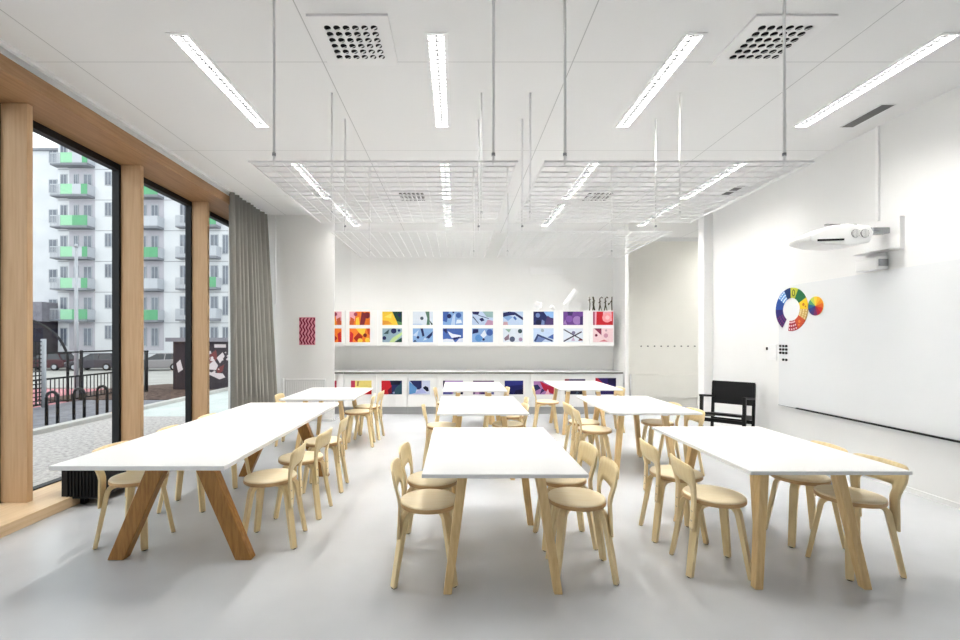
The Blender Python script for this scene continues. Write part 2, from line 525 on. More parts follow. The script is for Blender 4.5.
# ------------------------------------------------------------ hanging wire grids
ZG = 1.5 + 1.065
def grid_proto(W=1.62, D=1.42):
    t = thing('hanging_grid', '', 'wire grid', (0, 0, ZG), group='hanging wire grids')
    bm = bmesh.new()
    n = 17
    for i in range(1, n):
        x = W * i / n
        add_box(bm, x - 0.002, x + 0.002, 0, D, 0, 0.004)
    n = 15
    for i in range(1, n):
        y = D * i / n
        add_box(bm, 0, W, y - 0.003, y + 0.003, 0.003, 0.010)
    obj('wire_mesh', bm, M['metal_white'], t)
    bm = bmesh.new()
    e = 0.005
    add_box(bm, -e, W + e, -e, e, -e, e); add_box(bm, -e, W + e, D - e, D + e, -e, e)
    add_box(bm, -e, e, e, D - e, -e, e); add_box(bm, W - e, W + e, e, D - e, -e, e)
    obj('grid_frame', bm, M['metal_white'], t)
    for x in (0.13, W - 0.14):
        for y in (0.05, D - 0.08):
            bm = bmesh.new()
            add_cyl(bm, (x, y, 0.0), (x, y, ZC - ZG), 0.0085, 8)
            r = obj('rod', bm, M['metal_white'], t)
            bm = bmesh.new()
            add_cyl(bm, (x, y, 0.055), (x, y, 0.073), 0.0115, 8)
            obj('clamp', bm, M['grey'], r)
    return t
gp = grid_proto()
for i, (x, y, lab) in enumerate(((-1.25, 2.72, 'white wire grid hung on rods over the front middle table, on the window side'),
                                 (0.54, 2.72, 'white wire grid hung on rods in the front, on the whiteboard side'),
                                 (-1.25, 4.50, 'white wire grid hung behind the front one, on the window side'),
                                 (0.54, 4.50, 'white wire grid hung behind the front one, on the whiteboard side'))):
    if i == 0:
        gp.location = (x, y, ZG); gp['label'] = lab
    else:
        dup(gp, (x, y, ZG), 0, lab)

# ------------------------------------------------------------ cabinets
def px2x(px, D):
    return (px - 456) * D / 450
YBASE, YUP = 8.80, 8.94
ZT = 0.834
bx = [px2x(p, YBASE) for p in (343.9, 376.5, 407.3, 438, 469, 499.7, 530.5, 561, 592, 622.8)]
place = ['next to the mirror', 'second from the mirror', 'third from the mirror', 'fourth from the mirror', 'fifth from the mirror', 'fifth from the recess end', 'fourth from the recess end', 'third from the recess end', 'second from the recess end']
place[8] = 'at the recess end'; place[7] = 'second from the recess end'; place[6] = 'third from the recess end'; place[5] = 'fourth from the recess end'
for i in range(9):
    a, b = bx[i], bx[i + 1]
    t = thing('base_cabinet', 'white base cabinet under the worktop, %s' % place[i], 'cabinet', (a, YBASE, 0), group='base cabinets')
    w = b - a
    box('carcass', 0.001, w - 0.001, 0.022, YB - YBASE - 0.002, 0.15, ZT - 0.032, M['white'], t)
    box('plinth', 0.001, w - 0.001, 0.07, 0.09, 0.0, 0.15, M['plinth'], t)
    box('door', 0.002, w - 0.002, 0.0, 0.02, 0.16, ZT - 0.035, M['white'], t, bevel=0.002)
o = box('worktop', bx[0], px2x(622.5, YBASE), YBASE - 0.028, YB - 0.002, ZT - 0.03, ZT, M['white'])
box('front_edge', bx[0], px2x(622.5, YBASE), YBASE - 0.034, YBASE - 0.0285, ZT - 0.031, ZT + 0.001, M['steel'], o)
tag(o, 'long white worktop with dark steel edge running over the base cabinets', 'worktop')
ux = [px2x(p, YUP) for p in (345.6, 377.8, 408.4, 438.6, 468.8, 499, 529.2, 559.4, 589.6, 614)]
ZU0, ZU1 = 1.5 - 7.8 * YUP / 450, 1.5 + 27.5 * YUP / 450
for i in range(9):
    a, b = ux[i], ux[i + 1]
    t = thing('wall_cabinet', 'white wall cabinet above the worktop, %s' % place[i], 'cabinet', (a, YUP, ZU0), group='wall cabinets')
    w = b - a
    box('carcass', 0.001, w - 0.001, 0.02, YB - YUP - 0.002, 0.0, ZU1 - ZU0, M['white'], t)
    box('door', 0.002, w - 0.002, 0.0, 0.018, 0.0, ZU1 - ZU0, M['white'], t, bevel=0.002)

# ------------------------------------------------------------ children's artworks
def artwork(x0, x1, z0, z1, y, bg, shapes, label, group):
    """paper sheet facing the room; shapes: ('p', rgb, [(u,v)...]) polygons, ('c', rgb, u, v, r) discs"""
    bm = bmesh.new()
    w, h = x1 - x0, z1 - z0
    mats = [flat(bg)]
    add_box(bm, 0, w, -0.002, 0, 0, h)
    lay = 0.0022
    for s in shapes:
        c = flat(s[1])
        if c not in mats:
            mats.append(c)
        mi = mats.index(c)
        if s[0] == 'p':
            pts = [(min(max(u, 0), 1) * w, min(max(v, 0), 1) * h) for u, v in s[2]]
        else:
            pts = [(min(max(s[2] * w + s[4] * h * math.cos(q * PI / 8), 0), w), min(max(s[3] * h + s[4] * h * math.sin(q * PI / 8), 0), h)) for q in range(16)]
        vv = [bm.verts.new((u, -lay, v)) for u, v in pts]
        try:
            f = bm.faces.new(vv); f.material_index = mi
        except ValueError:
            pass
        lay += 0.0003
    me = bpy.data.meshes.new('artwork')
    bm.normal_update()
    for f in bm.faces:
        pass
    bm.to_mesh(me); bm.free()
    for m_ in mats:
        me.materials.append(m_)
    o = bpy.data.objects.new('artwork', me)
    C.objects.link(o)
    o.location = (x0, y, z0)
    tag(o, label, 'artwork', group)
    return o

NAVY, BLUE, SKY, PALE, ICE = (38, 44, 92), (70, 100, 168), (136, 172, 218), (190, 208, 232), (222, 230, 240)
PURP, LILA, DPUR = (108, 70, 140), (160, 128, 188), (62, 46, 98)
RED, ORG, YEL, MAR, PINK = (192, 36, 46), (232, 124, 44), (244, 204, 70), (112, 34, 44), (232, 176, 190)
DGRN, GRN, MGRN = (36, 72, 66), (96, 140, 96), (150, 186, 150)
pxl = [(349.5, 370), (382.4, 402), (412.8, 433), (442.8, 463), (472, 493), (503, 523), (533.4, 553.5), (563.2, 583), (593, 613)]
top_art = [
 (ORG, [('p', PINK, [(0, .3), (.25, .3), (.3, 1), (0, 1)]), ('p', MAR, [(.5, 0), (.72, 0), (.85, .8), (.6, 1)]), ('c', MAR, .86, .72, .24), ('p', YEL, [(.3, 0), (.5, 0), (.45, .6), (.32, .5)]), ('p', (196, 90, 60), [(.02, 0), (.2, 0), (.24, .45), (.05, .6)]), ('c', (150, 60, 80), .3, .8, .14)], 'orange, pink and maroon abstract artwork in the upper row, nearest the mirror'),
 (YEL, [('p', DGRN, [(.5, 1), (1, 1), (1, .2), (.72, .3)]), ('p', (232, 160, 60), [(0, 0), (.5, .1), (.3, .3), (0, .35)]), ('p', GRN, [(.72, .3), (1, .2), (1, 0), (.8, 0)]), ('p', NAVY, [(.75, .8), (.95, .9), (.9, .5)]), ('p', (250, 226, 110), [(.1, .6), (.5, .9), (.45, .5)])], 'yellow and dark green abstract artwork in the upper row'),
 (ICE, [('c', (80, 96, 110), .45, .5, .13), ('p', (90, 126, 110), [(.62, 1), (.82, 1), (.84, 0), (.68, 0), (.72, .5)]), ('p', (50, 74, 74), [(.8, .4), (1, .05), (.92, .0)]), ('p', PALE, [(0, 0), (.5, 0), (.4, .1), (0, .1)])], 'nearly white artwork with a grey dot and a green strip'),
 (SKY, [('p', BLUE, [(0, .3), (.2, .2), (.3, 1), (0, 1)]), ('c', NAVY, .32, .66, .17), ('c', BLUE, .78, .72, .2), ('p', PALE, [(.4, 0), (.6, 0), (.62, .9), (.5, .7)]), ('c', NAVY, .52, .95, .08), ('p', ICE, [(.65, .1), (.95, .15), (.9, .4), (.7, .4)])], 'sky blue artwork with two darker dots in the upper row'),
 (PALE, [('p', NAVY, [(0, 1), (.35, 1), (.3, .75), (.05, .8)]), ('p', (150, 180, 180), [(.5, 1), (1, 1), (1, .55), (.7, .6)]), ('p', NAVY, [(.34, .45), (.5, .55), (.6, .35), (.45, .25)]), ('p', (196, 150, 180), [(.6, .0), (1, .0), (1, .3), (.75, .4)]), ('p', (60, 60, 96), [(.02, .6), (.3, .1), (.34, .1), (.06, .65)]), ('p', (60, 60, 96), [(.3, .75), (.8, .5), (.8, .45), (.3, .7)])], 'pale artwork crossed by dark lines with a lilac corner'),
 (PALE, [('p', NAVY, [(0, .9), (.3, 1), (.6, .95), (1, .55), (1, .35), (.6, .75), (.3, .7), (0, .6)]), ('p', SKY, [(.0, .6), (.25, .3), (.5, .6), (.3, .7)]), ('p', (200, 160, 170), [(0, 0), (.25, 0), (.22, .22), (.03, .25)]), ('p', BLUE, [(.5, .55), (.62, .35), (.7, .45), (.58, .66)])], 'pale blue artwork with a bold navy zigzag'),
 (NAVY, [('p', SKY, [(.5, 1), (1, 1), (1, .5), (.7, .6)]), ('c', (110, 130, 180), .22, .72, .17), ('p', (70, 52, 96), [(.55, 0), (1, 0), (1, .4), (.7, .7)]), ('p', (110, 126, 170), [(.38, 0), (.55, 0), (.55, .3), (.42, .4)]), ('c', (28, 30, 60), .25, .2, .2)], 'dark navy artwork with a light blue corner'),
 (PURP, [('c', LILA, .7, .35, .32), ('c', (130, 90, 170), .3, .45, .25), ('p', DPUR, [(.2, 1), (.5, 1), (.45, .7), (.25, .7)]), ('p', DPUR, [(.85, .6), (1, .7), (1, .0), (.85, 0)]), ('p', LILA, [(0, .1), (.2, 0), (.1, .4)])], 'purple artwork with lilac round shapes'),
 (PINK, [('p', RED, [(.16, 0), (1, 0), (1, .3), (.5, .3), (.5, 1), (.18, 1)]), ('c', (238, 160, 166), .7, .55, .36), ('p', (150, 60, 90), [(0, 0), (.08, 0), (.08, 1), (0, 1)]), ('p', RED, [(.92, 1), (1, 1), (1, .0), (.94, .1)]), ('c', (240, 200, 204), .72, .56, .16)], 'red and pink artwork at the recess end of the upper row')]
low_art = [
 (ORG, [('p', (150, 36, 26), [(.2, .3), (.45, .7), (.65, .4), (.5, 0), (.3, .1)]), ('p', YEL, [(.3, 1), (.8, 1), (.7, .45), (.5, .65)]), ('c', (110, 28, 24), .76, .5, .14), ('c', YEL, .52, .1, .18), ('p', RED, [(0, 0), (.15, 0), (.2, .6), (.04, .8)]), ('c', YEL, .88, .15, .18), ('p', (196, 66, 30), [(.85, 1), (1, 1), (1, .5), (.9, .6)])], 'orange and yellow artwork with red shapes in the second row, nearest the mirror'),
 ((150, 176, 190), [('c', NAVY, .58, .82, .2), ('p', (190, 214, 150), [(.35, 0), (.6, 0), (1, .55), (1, .75), (.5, .3)]), ('p', DGRN, [(.6, 0), (1, 0), (1, .35)]), ('c', NAVY, .1, .3, .14), ('c', (40, 60, 110), .85, .85, .1), ('p', (60, 84, 90), [(.05, .6), (.35, .95), (.3, .6)])], 'grey blue artwork with navy dots and a green diagonal band'),
 (SKY, [('p', NAVY, [(.38, 1), (.5, 1), (.58, .45), (.48, .4)]), ('p', NAVY, [(.65, .35), (1, .8), (.95, .5), (.8, .25)]), ('c', NAVY, .26, .35, .1), ('p', PALE, [(.0, .5), (.3, .9), (.2, .4)]), ('p', NAVY, [(.02, .02), (.2, .05), (.1, .18)]), ('p', PALE, [(.5, .1), (.7, .2), (.6, .35)])], 'light blue artwork with dark navy blade shapes'),
 (BLUE, [('p', ICE, [(.25, .8), (.5, .6), (.9, .5), (.9, .38), (.6, .35), (.45, .3), (.3, .6)]), ('p', ICE, [(0, 0), (.6, 0), (.5, .2), (.2, .25), (0, .2)]), ('p', NAVY, [(.5, .3), (.8, .4), (.9, .35), (.55, .15)]), ('p', NAVY, [(.0, .9), (.2, 1), (.2, .6)]), ('p', (220, 226, 238), [(.65, 0), (1, 0), (1, .3), (.8, .25)])], 'strong blue artwork with a white bird-like splash'),
 (SKY, [('c', (92, 144, 206), .32, .3, .26), ('c', BLUE, .84, .7, .24), ('p', NAVY, [(.02, .6), (.3, .7), (.3, .95), (.05, .95)]), ('p', ICE, [(.4, .5), (.6, .9), (.7, .5), (.55, .3)]), ('c', NAVY, .55, .2, .09)], 'sky blue artwork with large blue circles'),
 (ICE, [('c', (90, 100, 128), .46, .22, .2), ('c', (60, 84, 90), .85, .8, .16), ('p', (140, 120, 140), [(.05, .3), (.3, .6), (.3, .2), (.1, .1)]), ('p', (150, 180, 165), [(.1, .95), (.4, .95), (.3, .7)]), ('c', (170, 150, 180), .88, .2, .14)], 'white artwork with scattered grey and green dots'),
 (PALE, [('p', (50, 64, 110), [(.02, .1), (.2, .6), (.95, .15), (.95, .02), (.25, .42), (.12, 0)]), ('p', (104, 124, 176), [(.1, .0), (.25, .4), (.6, .25), (.4, 0)]), ('c', (150, 160, 170), .45, .85, .12), ('p', BLUE, [(.7, .35), (1, .6), (1, .2)])], 'grey blue artwork with a dark slanting line'),
 (ICE, [('p', (70, 62, 84), [(0, .9), (.05, .95), (.98, .2), (.94, .14)]), ('p', (70, 62, 84), [(0, .1), (.04, .02), (.95, .72), (.92, .8)]), ('c', (120, 120, 150), .52, .68, .13), ('p', MAR, [(.75, .1), (.98, .12), (.98, .2), (.8, .22)]), ('p', (200, 180, 205), [(.4, .1), (.6, .1), (.5, .4)])], 'white artwork with dark crossing lines'),
 ((240, 212, 216), [('p', (140, 60, 84), [(.05, 1), (.42, 1), (.42, .5)]), ('c', (120, 40, 66), .16, .5, .1), ('c', (206, 150, 170), .64, .48, .16), ('p', (214, 130, 140), [(.3, .05), (.75, .05), (.55, .2)]), ('c', (200, 170, 180), .65, .85, .08)], 'pale pink artwork with a maroon triangle and dots')]
for i, (a, b) in enumerate(pxl):
    x0, x1 = px2x(a, YUP), px2x(b, YUP)
    bg, sh, lab = top_art[i]
    artwork(x0, x1, 1.5 + 13.0 * YUP / 450, 1.5 + 26.4 * YUP / 450, YUP - 0.001, bg, sh, lab, 'artworks on the wall cabinets')
    bg, sh, lab = low_art[i]
    artwork(x0, x1, 1.5 - 4.2 * YUP / 450, 1.5 + 9.6 * YUP / 450, YUP - 0.001, bg, sh, lab, 'artworks on the wall cabinets')
pxb = [(351, 371.6), (381.5, 402), (409.2, 430), (443, 463), (473, 494), (504.6, 523.2), (533.6, 554), (564.8, 585.2), (595.4, 616)]
base_art = [
 ((240, 222, 130), [('p', (196, 66, 92), [(0, .5), (.2, .5), (.2, 1), (0, 1)]), ('p', RED, [(.2, 0), (.7, 0), (1, .5), (1, .0)]), ('p', (160, 130, 80), [(.28, .6), (.36, .6), (.4, .95), (.3, .95)]), ('p', (206, 50, 40), [(0, 0), (.7, 0), (.95, .45), (.5, .3)]), ('p', (120, 30, 40), [(.8, .35), (1, .5), (1, .4)])], 'yellow and red artwork on the base cabinet next to the mirror'),
 (NAVY, [('p', RED, [(0, 0), (.35, 0), (.3, .3), (.5, .6), (.4, 1), (0, 1)]), ('p', (110, 24, 44), [(.35, 0), (.5, .1), (.5, .6), (.3, .3)]), ('p', (50, 84, 100), [(.55, 0), (1, 0), (1, .9), (.7, .5)]), ('p', (24, 30, 50), [(.45, .7), (.9, .7), (.9, 1), (.45, 1)]), ('c', (150, 160, 200), .6, .12, .08)], 'artwork half red and half dark navy on a base cabinet'),
 ((206, 212, 236), [('p', NAVY, [(.02, 1), (.6, 1), (.6, .35), (.38, .35)]), ('p', (96, 150, 206), [(0, .95), (.38, .45), (.3, .1), (0, 0)]), ('p', (176, 182, 228), [(.25, .05), (.6, .5), (.85, .1)]), ('p', (14, 18, 44), [(.65, .48), (.78, .62), (.92, .5), (.95, .25), (.85, .2)])], 'artwork of blue triangles and a black half moon on a base cabinet'),
 (LILA, [('p', (74, 76, 140), [(0, 0), (.45, 0), (.45, .35), (0, .35)]), ('p', (60, 60, 84), [(0, .5), (.1, .5), (.1, 1), (0, 1)]), ('p', (30, 30, 60), [(.82, 0), (1, 0), (1, .35), (.82, .35)]), ('p', (190, 200, 200), [(.5, 0), (.8, 0), (.75, .4), (.55, .4)])], 'lilac and grey artwork on a base cabinet, half hidden behind the back middle table'),
 ((96, 66, 110), [('p', (180, 140, 180), [(.1, .0), (.3, 0), (.3, .4), (.1, .4)]), ('p', DPUR, [(.4, 0), (.6, .1), (.6, .5), (.4, .4)]), ('p', (90, 96, 150), [(.8, 0), (1, 0), (1, .6), (.8, .5)])], 'muted purple artwork on a base cabinet, behind the edge of the back middle table'),
 ((30, 32, 92), [('p', (44, 50, 124), [(0, .6), (1, .7), (1, 1), (0, 1)]), ('p', (24, 22, 60), [(.5, 0), (1, 0), (1, .4), (.6, .3)])], 'plain dark blue artwork on a base cabinet'),
 ((164, 120, 176), [('p', NAVY, [(0, .2), (.35, .45), (.2, .75), (0, .7)]), ('p', (176, 36, 62), [(.5, .3), (1, 0), (1, .6), (.7, .7), (.3, 1)]), ('p', (232, 180, 200), [(.55, 0), (.8, 0), (.7, .4)]), ('p', DPUR, [(.3, .0), (.55, .3), (.4, .45)])], 'lilac and crimson artwork on a base cabinet'),
 ((26, 26, 46), [('p', (70, 60, 100), [(0, .75), (1, .85), (1, 1), (0, 1)]), ('p', (120, 40, 60), [(0, .8), (.2, .85), (.2, 1), (0, 1)]), ('p', (60, 80, 96), [(.5, .0), (.7, .1), (.6, .2)])], 'nearly black artwork on a base cabinet, behind the back table'),
 ((46, 34, 96), [('p', (176, 34, 56), [(0, .3), (.6, .45), (.35, .7), (.1, 1), (0, 1)]), ('p', (110, 34, 70), [(.4, .3), (.8, .3), (.6, .7)]), ('p', (30, 24, 66), [(.6, .7), (1, .5), (1, 1), (.6, 1)])], 'dark violet artwork with red on the base cabinet at the recess end')]
for i, (a, b) in enumerate(pxb):
    x0, x1 = px2x(a, YBASE), px2x(b, YBASE)
    bg, sh, lab = base_art[i]
    top = {6: 43.2, 7: 41, 8: 40}.get(i, 42.6)
    artwork(x0, x1, 1.5 - 56.4 * YBASE / 450, 1.5 - top * YBASE / 450, YBASE - 0.001, bg, sh, lab, 'artworks on the base cabinets')

# white paper sculptures and stick figures standing on the wall cabinets
def folded_sculpture():
    # a leaning paper roll held by two folded wings
    bm = bmesh.new()
    n = 14
    p, q = Vector((-.13, 0, .12)), Vector((.10, 0.0, .41))
    ax = (q - p).normalized(); sd = Vector((0, 1, 0)); up = ax.cross(sd)
    rings = [[bm.verts.new(c + (sd * math.cos(PI * 1.5 * i / n) + up * math.sin(PI * 1.5 * i / n)) * r) for i in range(n + 1)] for c, r in ((p, .045), (q, .06))]
    for i in range(n):
        bm.faces.new((rings[0][i], rings[0][i + 1], rings[1][i + 1], rings[1][i]))
    def tri(*pts):
        bm.faces.new([bm.verts.new(v) for v in pts])
    tri((-.17, -.02, 0.004), (-.02, .05, 0.004), (-.06, .03, .24)); tri((-.17, -.02, 0.004), (-.06, .03, .24), (-.14, .0, .14))
    tri((-.02, .05, .22), (.24, .03, .16), (.17, .02, 0.004), (.0, .06, 0.004)); tri((-.02, .05, .22), (-.08, .06, .40), (.04, .04, .30))
    o = obj('paper_sculpture', bm, M['paper'], loc=(px2x(571, YS), YS, zt))
    md = o.modifiers.new('sheet', 'SOLIDIFY'); md.thickness = 0.006
    tag(o, 'large folded white paper sculpture standing beside the stick figures', 'paper sculpture', 'paper sculptures on the wall cabinets')
YS = YUP + 0.14
zt = ZU1
folded_sculpture()
def spiky(loc, r, n, label, seed):
    rnd = random.Random(seed)
    bm = bmesh.new()
    bmesh.ops.create_icosphere(bm, subdivisions=2, radius=r * 0.6)
    for i, v in enumerate(bm.verts):
        if i % 3 == 0:
            v.co *= 1.0 + 0.7 * rnd.random()
    mn = min(v.co.z for v in bm.verts)
    for v in bm.verts:
        v.co.z -= mn
    o = obj('paper_sculpture', bm, M['paper'], loc=loc)
    tag(o, label, 'paper sculpture', 'paper sculptures on the wall cabinets')
spiky((px2x(538, YS), YS, zt), 0.14, 8, 'crumpled white paper ball sculpture on top of the wall cabinets', 3)
spiky((px2x(552, YS), YS, zt), 0.08, 8, 'small white paper lump between the larger paper sculptures', 5)
M['twig'] = mat('dark_twig', (88, 78, 62), 0.8, 0.2, rgb2=(60, 62, 48), scale=20)
for i, (p, hh, kind, lab) in enumerate(((589.5, 14, 0, 'straight dark stick figure, furthest from the recess end of the cabinet top'),
                                        (593.5, 14, 1, 'thick brown stick figure, second in the row on the cabinet top'),
                                        (600, 14, 2, 'dark stick figure with a bent head, middle of the row on the cabinet top'),
                                        (605.5, 14, 2, 'stick figure with bent head and stepping leg, fourth in the row on the cabinet top'),
                                        (611, 14, 3, 'forked dark stick figure at the recess end of the cabinet top'))):
    bm = bmesh.new()
    h = hh * YUP / 450
    s = 0.016
    if kind == 0:
        add_tube(bm, [(0, 0, 0), (.01, 0, h * .5), (-.01, 0, h)], 0.011)
        add_bar(bm, (-.03, 0, h * .75), (.03, 0, h * .8), 0.012, 0.012)
    elif kind == 1:
        add_tube(bm, [(0.02, 0, 0), (0, 0, h * .4), (0.01, 0, h * .7), (-.01, 0, h)], 0.018)
        add_bar(bm, (-.02, 0, 0), (0, 0, h * .4), 0.014, 0.014)
        add_bar(bm, (-.03, 0, h * .6), (.03, 0, h * .72), 0.014, 0.014)
    elif kind == 2:
        add_tube(bm, [(-0.02, 0, 0), (0, 0, h * .45), (-.005, 0, h * .85), (.03, 0, h * .98), (.05, 0, h * .9)], 0.012)
        add_bar(bm, (.03, 0, 0), (0, 0, h * .45), 0.013, 0.013)
        add_bar(bm, (-.03, 0, h * .55), (.02, 0, h * .7), 0.013, 0.013)
    else:
        add_tube(bm, [(0.02, 0, 0), (0.015, 0, h * .5), (.02, 0, h)], 0.012)
        add_bar(bm, (-.05, 0, h * .4), (.015, 0, h * .75), 0.013, 0.013)
        add_bar(bm, (-.05, 0, h * .4), (-.05, 0, h * .55), 0.013, 0.013)
    o = obj('stick_figure', bm, M['twig'], loc=(px2x(p, YUP + 0.05), YUP + 0.05, zt))
    tag(o, lab, 'figurine', 'stick figures on the wall cabinets')

# low vent plate on the wall above the cabinets
t = thing('wall_vent', 'long narrow white vent plate on the wall above the cabinets', 'air vent', (px2x(546, YB), YB, 1.5 + 67 * YB / 450))
box('face_plate', -0.34, 0.34, -0.02, -0.001, -0.07, 0.09, M['metal_white'], t, bevel=0.003)
bm = bmesh.new()
for k2 in range(5):
    add_box(bm, -0.31, 0.31, -0.026, -0.02, -0.05 + k2 * 0.025, -0.04 + k2 * 0.025)
obj('vent_grille', bm, M['metal_white'], t)

# poster on the side wall
def wavy_poster():
    w, h = 0.29, 0.50
    x0, z0 = px2x(299.2, YP), 1.5 - 7.0 * YP / 450
    t = thing('wavy_poster', 'small pink poster with maroon wavy stripes on the grey white side wall', 'poster', (x0, YP - 0.001, z0))
    box('sheet', 0, w, -0.004, 0, 0, h, flat((226, 150, 168)), t)
    bm = bmesh.new()
    for k_ in range(5):
        xc = 0.03 + k_ * 0.058
        prev = None
        for j in range(25):
            z = 0.012 + j * (h - 0.024) / 24
            dx = 0.016 * math.sin(j * 1.05 + k_ * 0.7)
            xl, xr = max(xc + dx - 0.014, 0), min(xc + dx + 0.014, w)
            a = bm.verts.new((xl, -0.0052, z)); b = bm.verts.new((xr, -0.0052, z))
            if prev:
                bm.faces.new((prev[0], prev[1], b, a))
            prev = (a, b)
    o = obj('stripe_pattern', bm, flat((122, 26, 56)), t)
wavy_poster()

# radiators
def radiator(loc, w, z0, z1, m, label, n, flatface=False):
    t = thing('panel_radiator', label, 'radiator', loc)
    box('panel', 0, w, -0.05, -0.03, z0, z1, m, t, bevel=0.004)
    if not flatface:
        bm = bmesh.new()
        for i in range(n):
            x = 0.02 + i * (w - 0.04) / (n - 1)
            add_box(bm, x - 0.008, x + 0.008, -0.060, -0.05, z0 + 0.03, z1 - 0.03)
        obj('rib_panel', bm, m, t)
    box('top_grille', 0.005, w - 0.005, -0.062, -0.0, z1 - 0.006, z1 + 0.004, m, t)
    bm = bmesh.new()
    for x in (0.1, w - 0.1):
        add_box(bm, x - 0.02, x + 0.02, -0.03, 0.0, 0.0, z1 - 0.02)
    obj('bracket', bm, m, t)
    bm = bmesh.new()
    add_cyl(bm, (-0.03, -0.05, z0), (-0.03, -0.05, z1 + 0.02), 0.018, 10)
    add_bar(bm, (-0.03, -0.05, z0 + 0.04), (0.01, -0.05, z0 + 0.04), 0.02, 0.02)
    obj('valve', bm, M['metal_white'], t)
    return t
radiator((px2x(284, 8.0), YP - 0.005, 0), 0.72, 0.14, 0.76, M['metal_white'], 'white ribbed panel radiator under the wavy poster', 22)
radiator((px2x(633, 9.85) - 0.02, 9.915, 0), 1.56, 0.20, 0.69, M['cream'], 'cream flat panel radiator at the foot of the recess', 2, True)
for i in range(10):
    bm = bmesh.new()
    x = px2x(641 + i * 6.7, 9.9)
    add_cyl(bm, (0, 0, 0), (0, -0.03, 0), 0.011, 8)
    add_cyl(bm, (0, -0.03, 0), (0, -0.035, 0), 0.015, 8)
    o = obj('coat_peg', bm, M['midgrey'], loc=(x, 9.919, 1.5 - 8.2 * 9.9 / 450))
    tag(o, 'small grey peg in the row of pegs across the cream recess wall', 'peg', 'pegs across the recess wall')

# ------------------------------------------------------------ whiteboard wall
t = thing('whiteboard', 'very large white board on the wall with a black rail', 'whiteboard', (XR, 0, 0))
box('board_panel', -0.022, -0.001, 1.2, 6.12, 0.588, 2.19, M['board'], t, bevel=0.002)
box('pen_rail', -0.05, -0.022, 1.2, 5.78, 0.590, 0.606, M['black'], t)
box('edge_strip', -0.028, -0.022, 5.78, 6.12, 0.588, 0.596, M['grey'], t)

def ring_wheel():
    R0, R1 = 0.150, 0.283
    yc, zc = 5.885, 1.5 + 28.6 * 5.885 / 450
    t = thing('colour_ring', 'large open ring of painted colour segments on the white board', 'colour wheel', (XR - 0.0235, yc, zc))
    segs = [(214, 250, (58, 40, 100)), (250, 272, (48, 44, 110)), (272, 305, (44, 84, 160)), (305, 335, (96, 150, 206)), (335, 358, (34, 60, 110)), (358, 386, (198, 200, 70)),
            (386, 422, (40, 110, 70)), (422, 452, (240, 204, 50)), (452, 482, (206, 170, 100)), (482, 515, (200, 80, 50)), (515, 550, (150, 40, 60))]
    def P(a, r, x):
        a = math.radians(a)
        return (x, -math.sin(a) * r, math.cos(a) * r)
    for a0, a1, col in segs:
        bm = bmesh.new()
        n = 8
        rows = []
        for i in range(n + 1):
            a = a0 + (a1 - a0) * i / n
            rows.append([bm.verts.new(P(a, R0, 0)), bm.verts.new(P(a, R1, 0)), bm.verts.new(P(a, R1, -0.006)), bm.verts.new(P(a, R0, -0.006))])
        for p, q in zip(rows, rows[1:]):
            for k_ in range(4):
                bm.faces.new((p[k_], p[(k_ + 1) % 4], q[(k_ + 1) % 4], q[k_]))
        bm.faces.new(rows[0]); bm.faces.new(rows[-1])
        s = obj('segment', bm, flat(col), t)
        # painted decoration
        deco = None
        bm = bmesh.new()
        am = (a0 + a1) / 2; rm = (R0 + R1) / 2
        def disc(a, r, rad):
            c = Vector(P(a, r, -0.0066))
            bm.faces.new([bm.verts.new(c + Vector((0, rad * math.cos(q * PI / 5), rad * math.sin(q * PI / 5)))) for q in range(10)])
        if col == (198, 200, 70):
            c = Vector(P(am, rm, -0.0066))
            n = 16
            o_ = [bm.verts.new(c + Vector((0, 0.026 * math.cos(q * 2 * PI / n), 0.046 * math.sin(q * 2 * PI / n)))) for q in range(n)]
            i_ = [bm.verts.new(c + Vector((0, 0.014 * math.cos(q * 2 * PI / n), 0.033 * math.sin(q * 2 * PI / n)))) for q in range(n)]
            for q in range(n):
                bm.faces.new((o_[q], o_[(q + 1) % n], i_[(q + 1) % n], i_[q]))
            deco = (60, 80, 40)
        elif col in ((150, 40, 60), (206, 170, 100), (96, 150, 206), (58, 40, 100)):
            for ai in range(4):
                for ri in range(3):
                    disc(a0 + (a1 - a0) * (ai + 0.5) / 4, R0 + (R1 - R0) * (ri + 0.5) / 3, 0.012)
            deco = {(150, 40, 60): (236, 200, 206), (206, 170, 100): (236, 214, 160), (96, 150, 206): (220, 234, 246), (58, 40, 100): (120, 50, 110)}[col]
        elif col in ((240, 204, 50), (200, 80, 50)):
            disc(am, rm, 0.02); disc(am + 8, rm + 0.03, 0.012)
            deco = {(240, 204, 50): (200, 120, 40), (200, 80, 50): (226, 130, 60)}[col]
        if deco:
            obj('painted_pattern', bm, flat(deco), s)
        else:
            bm.free()
ring_wheel()
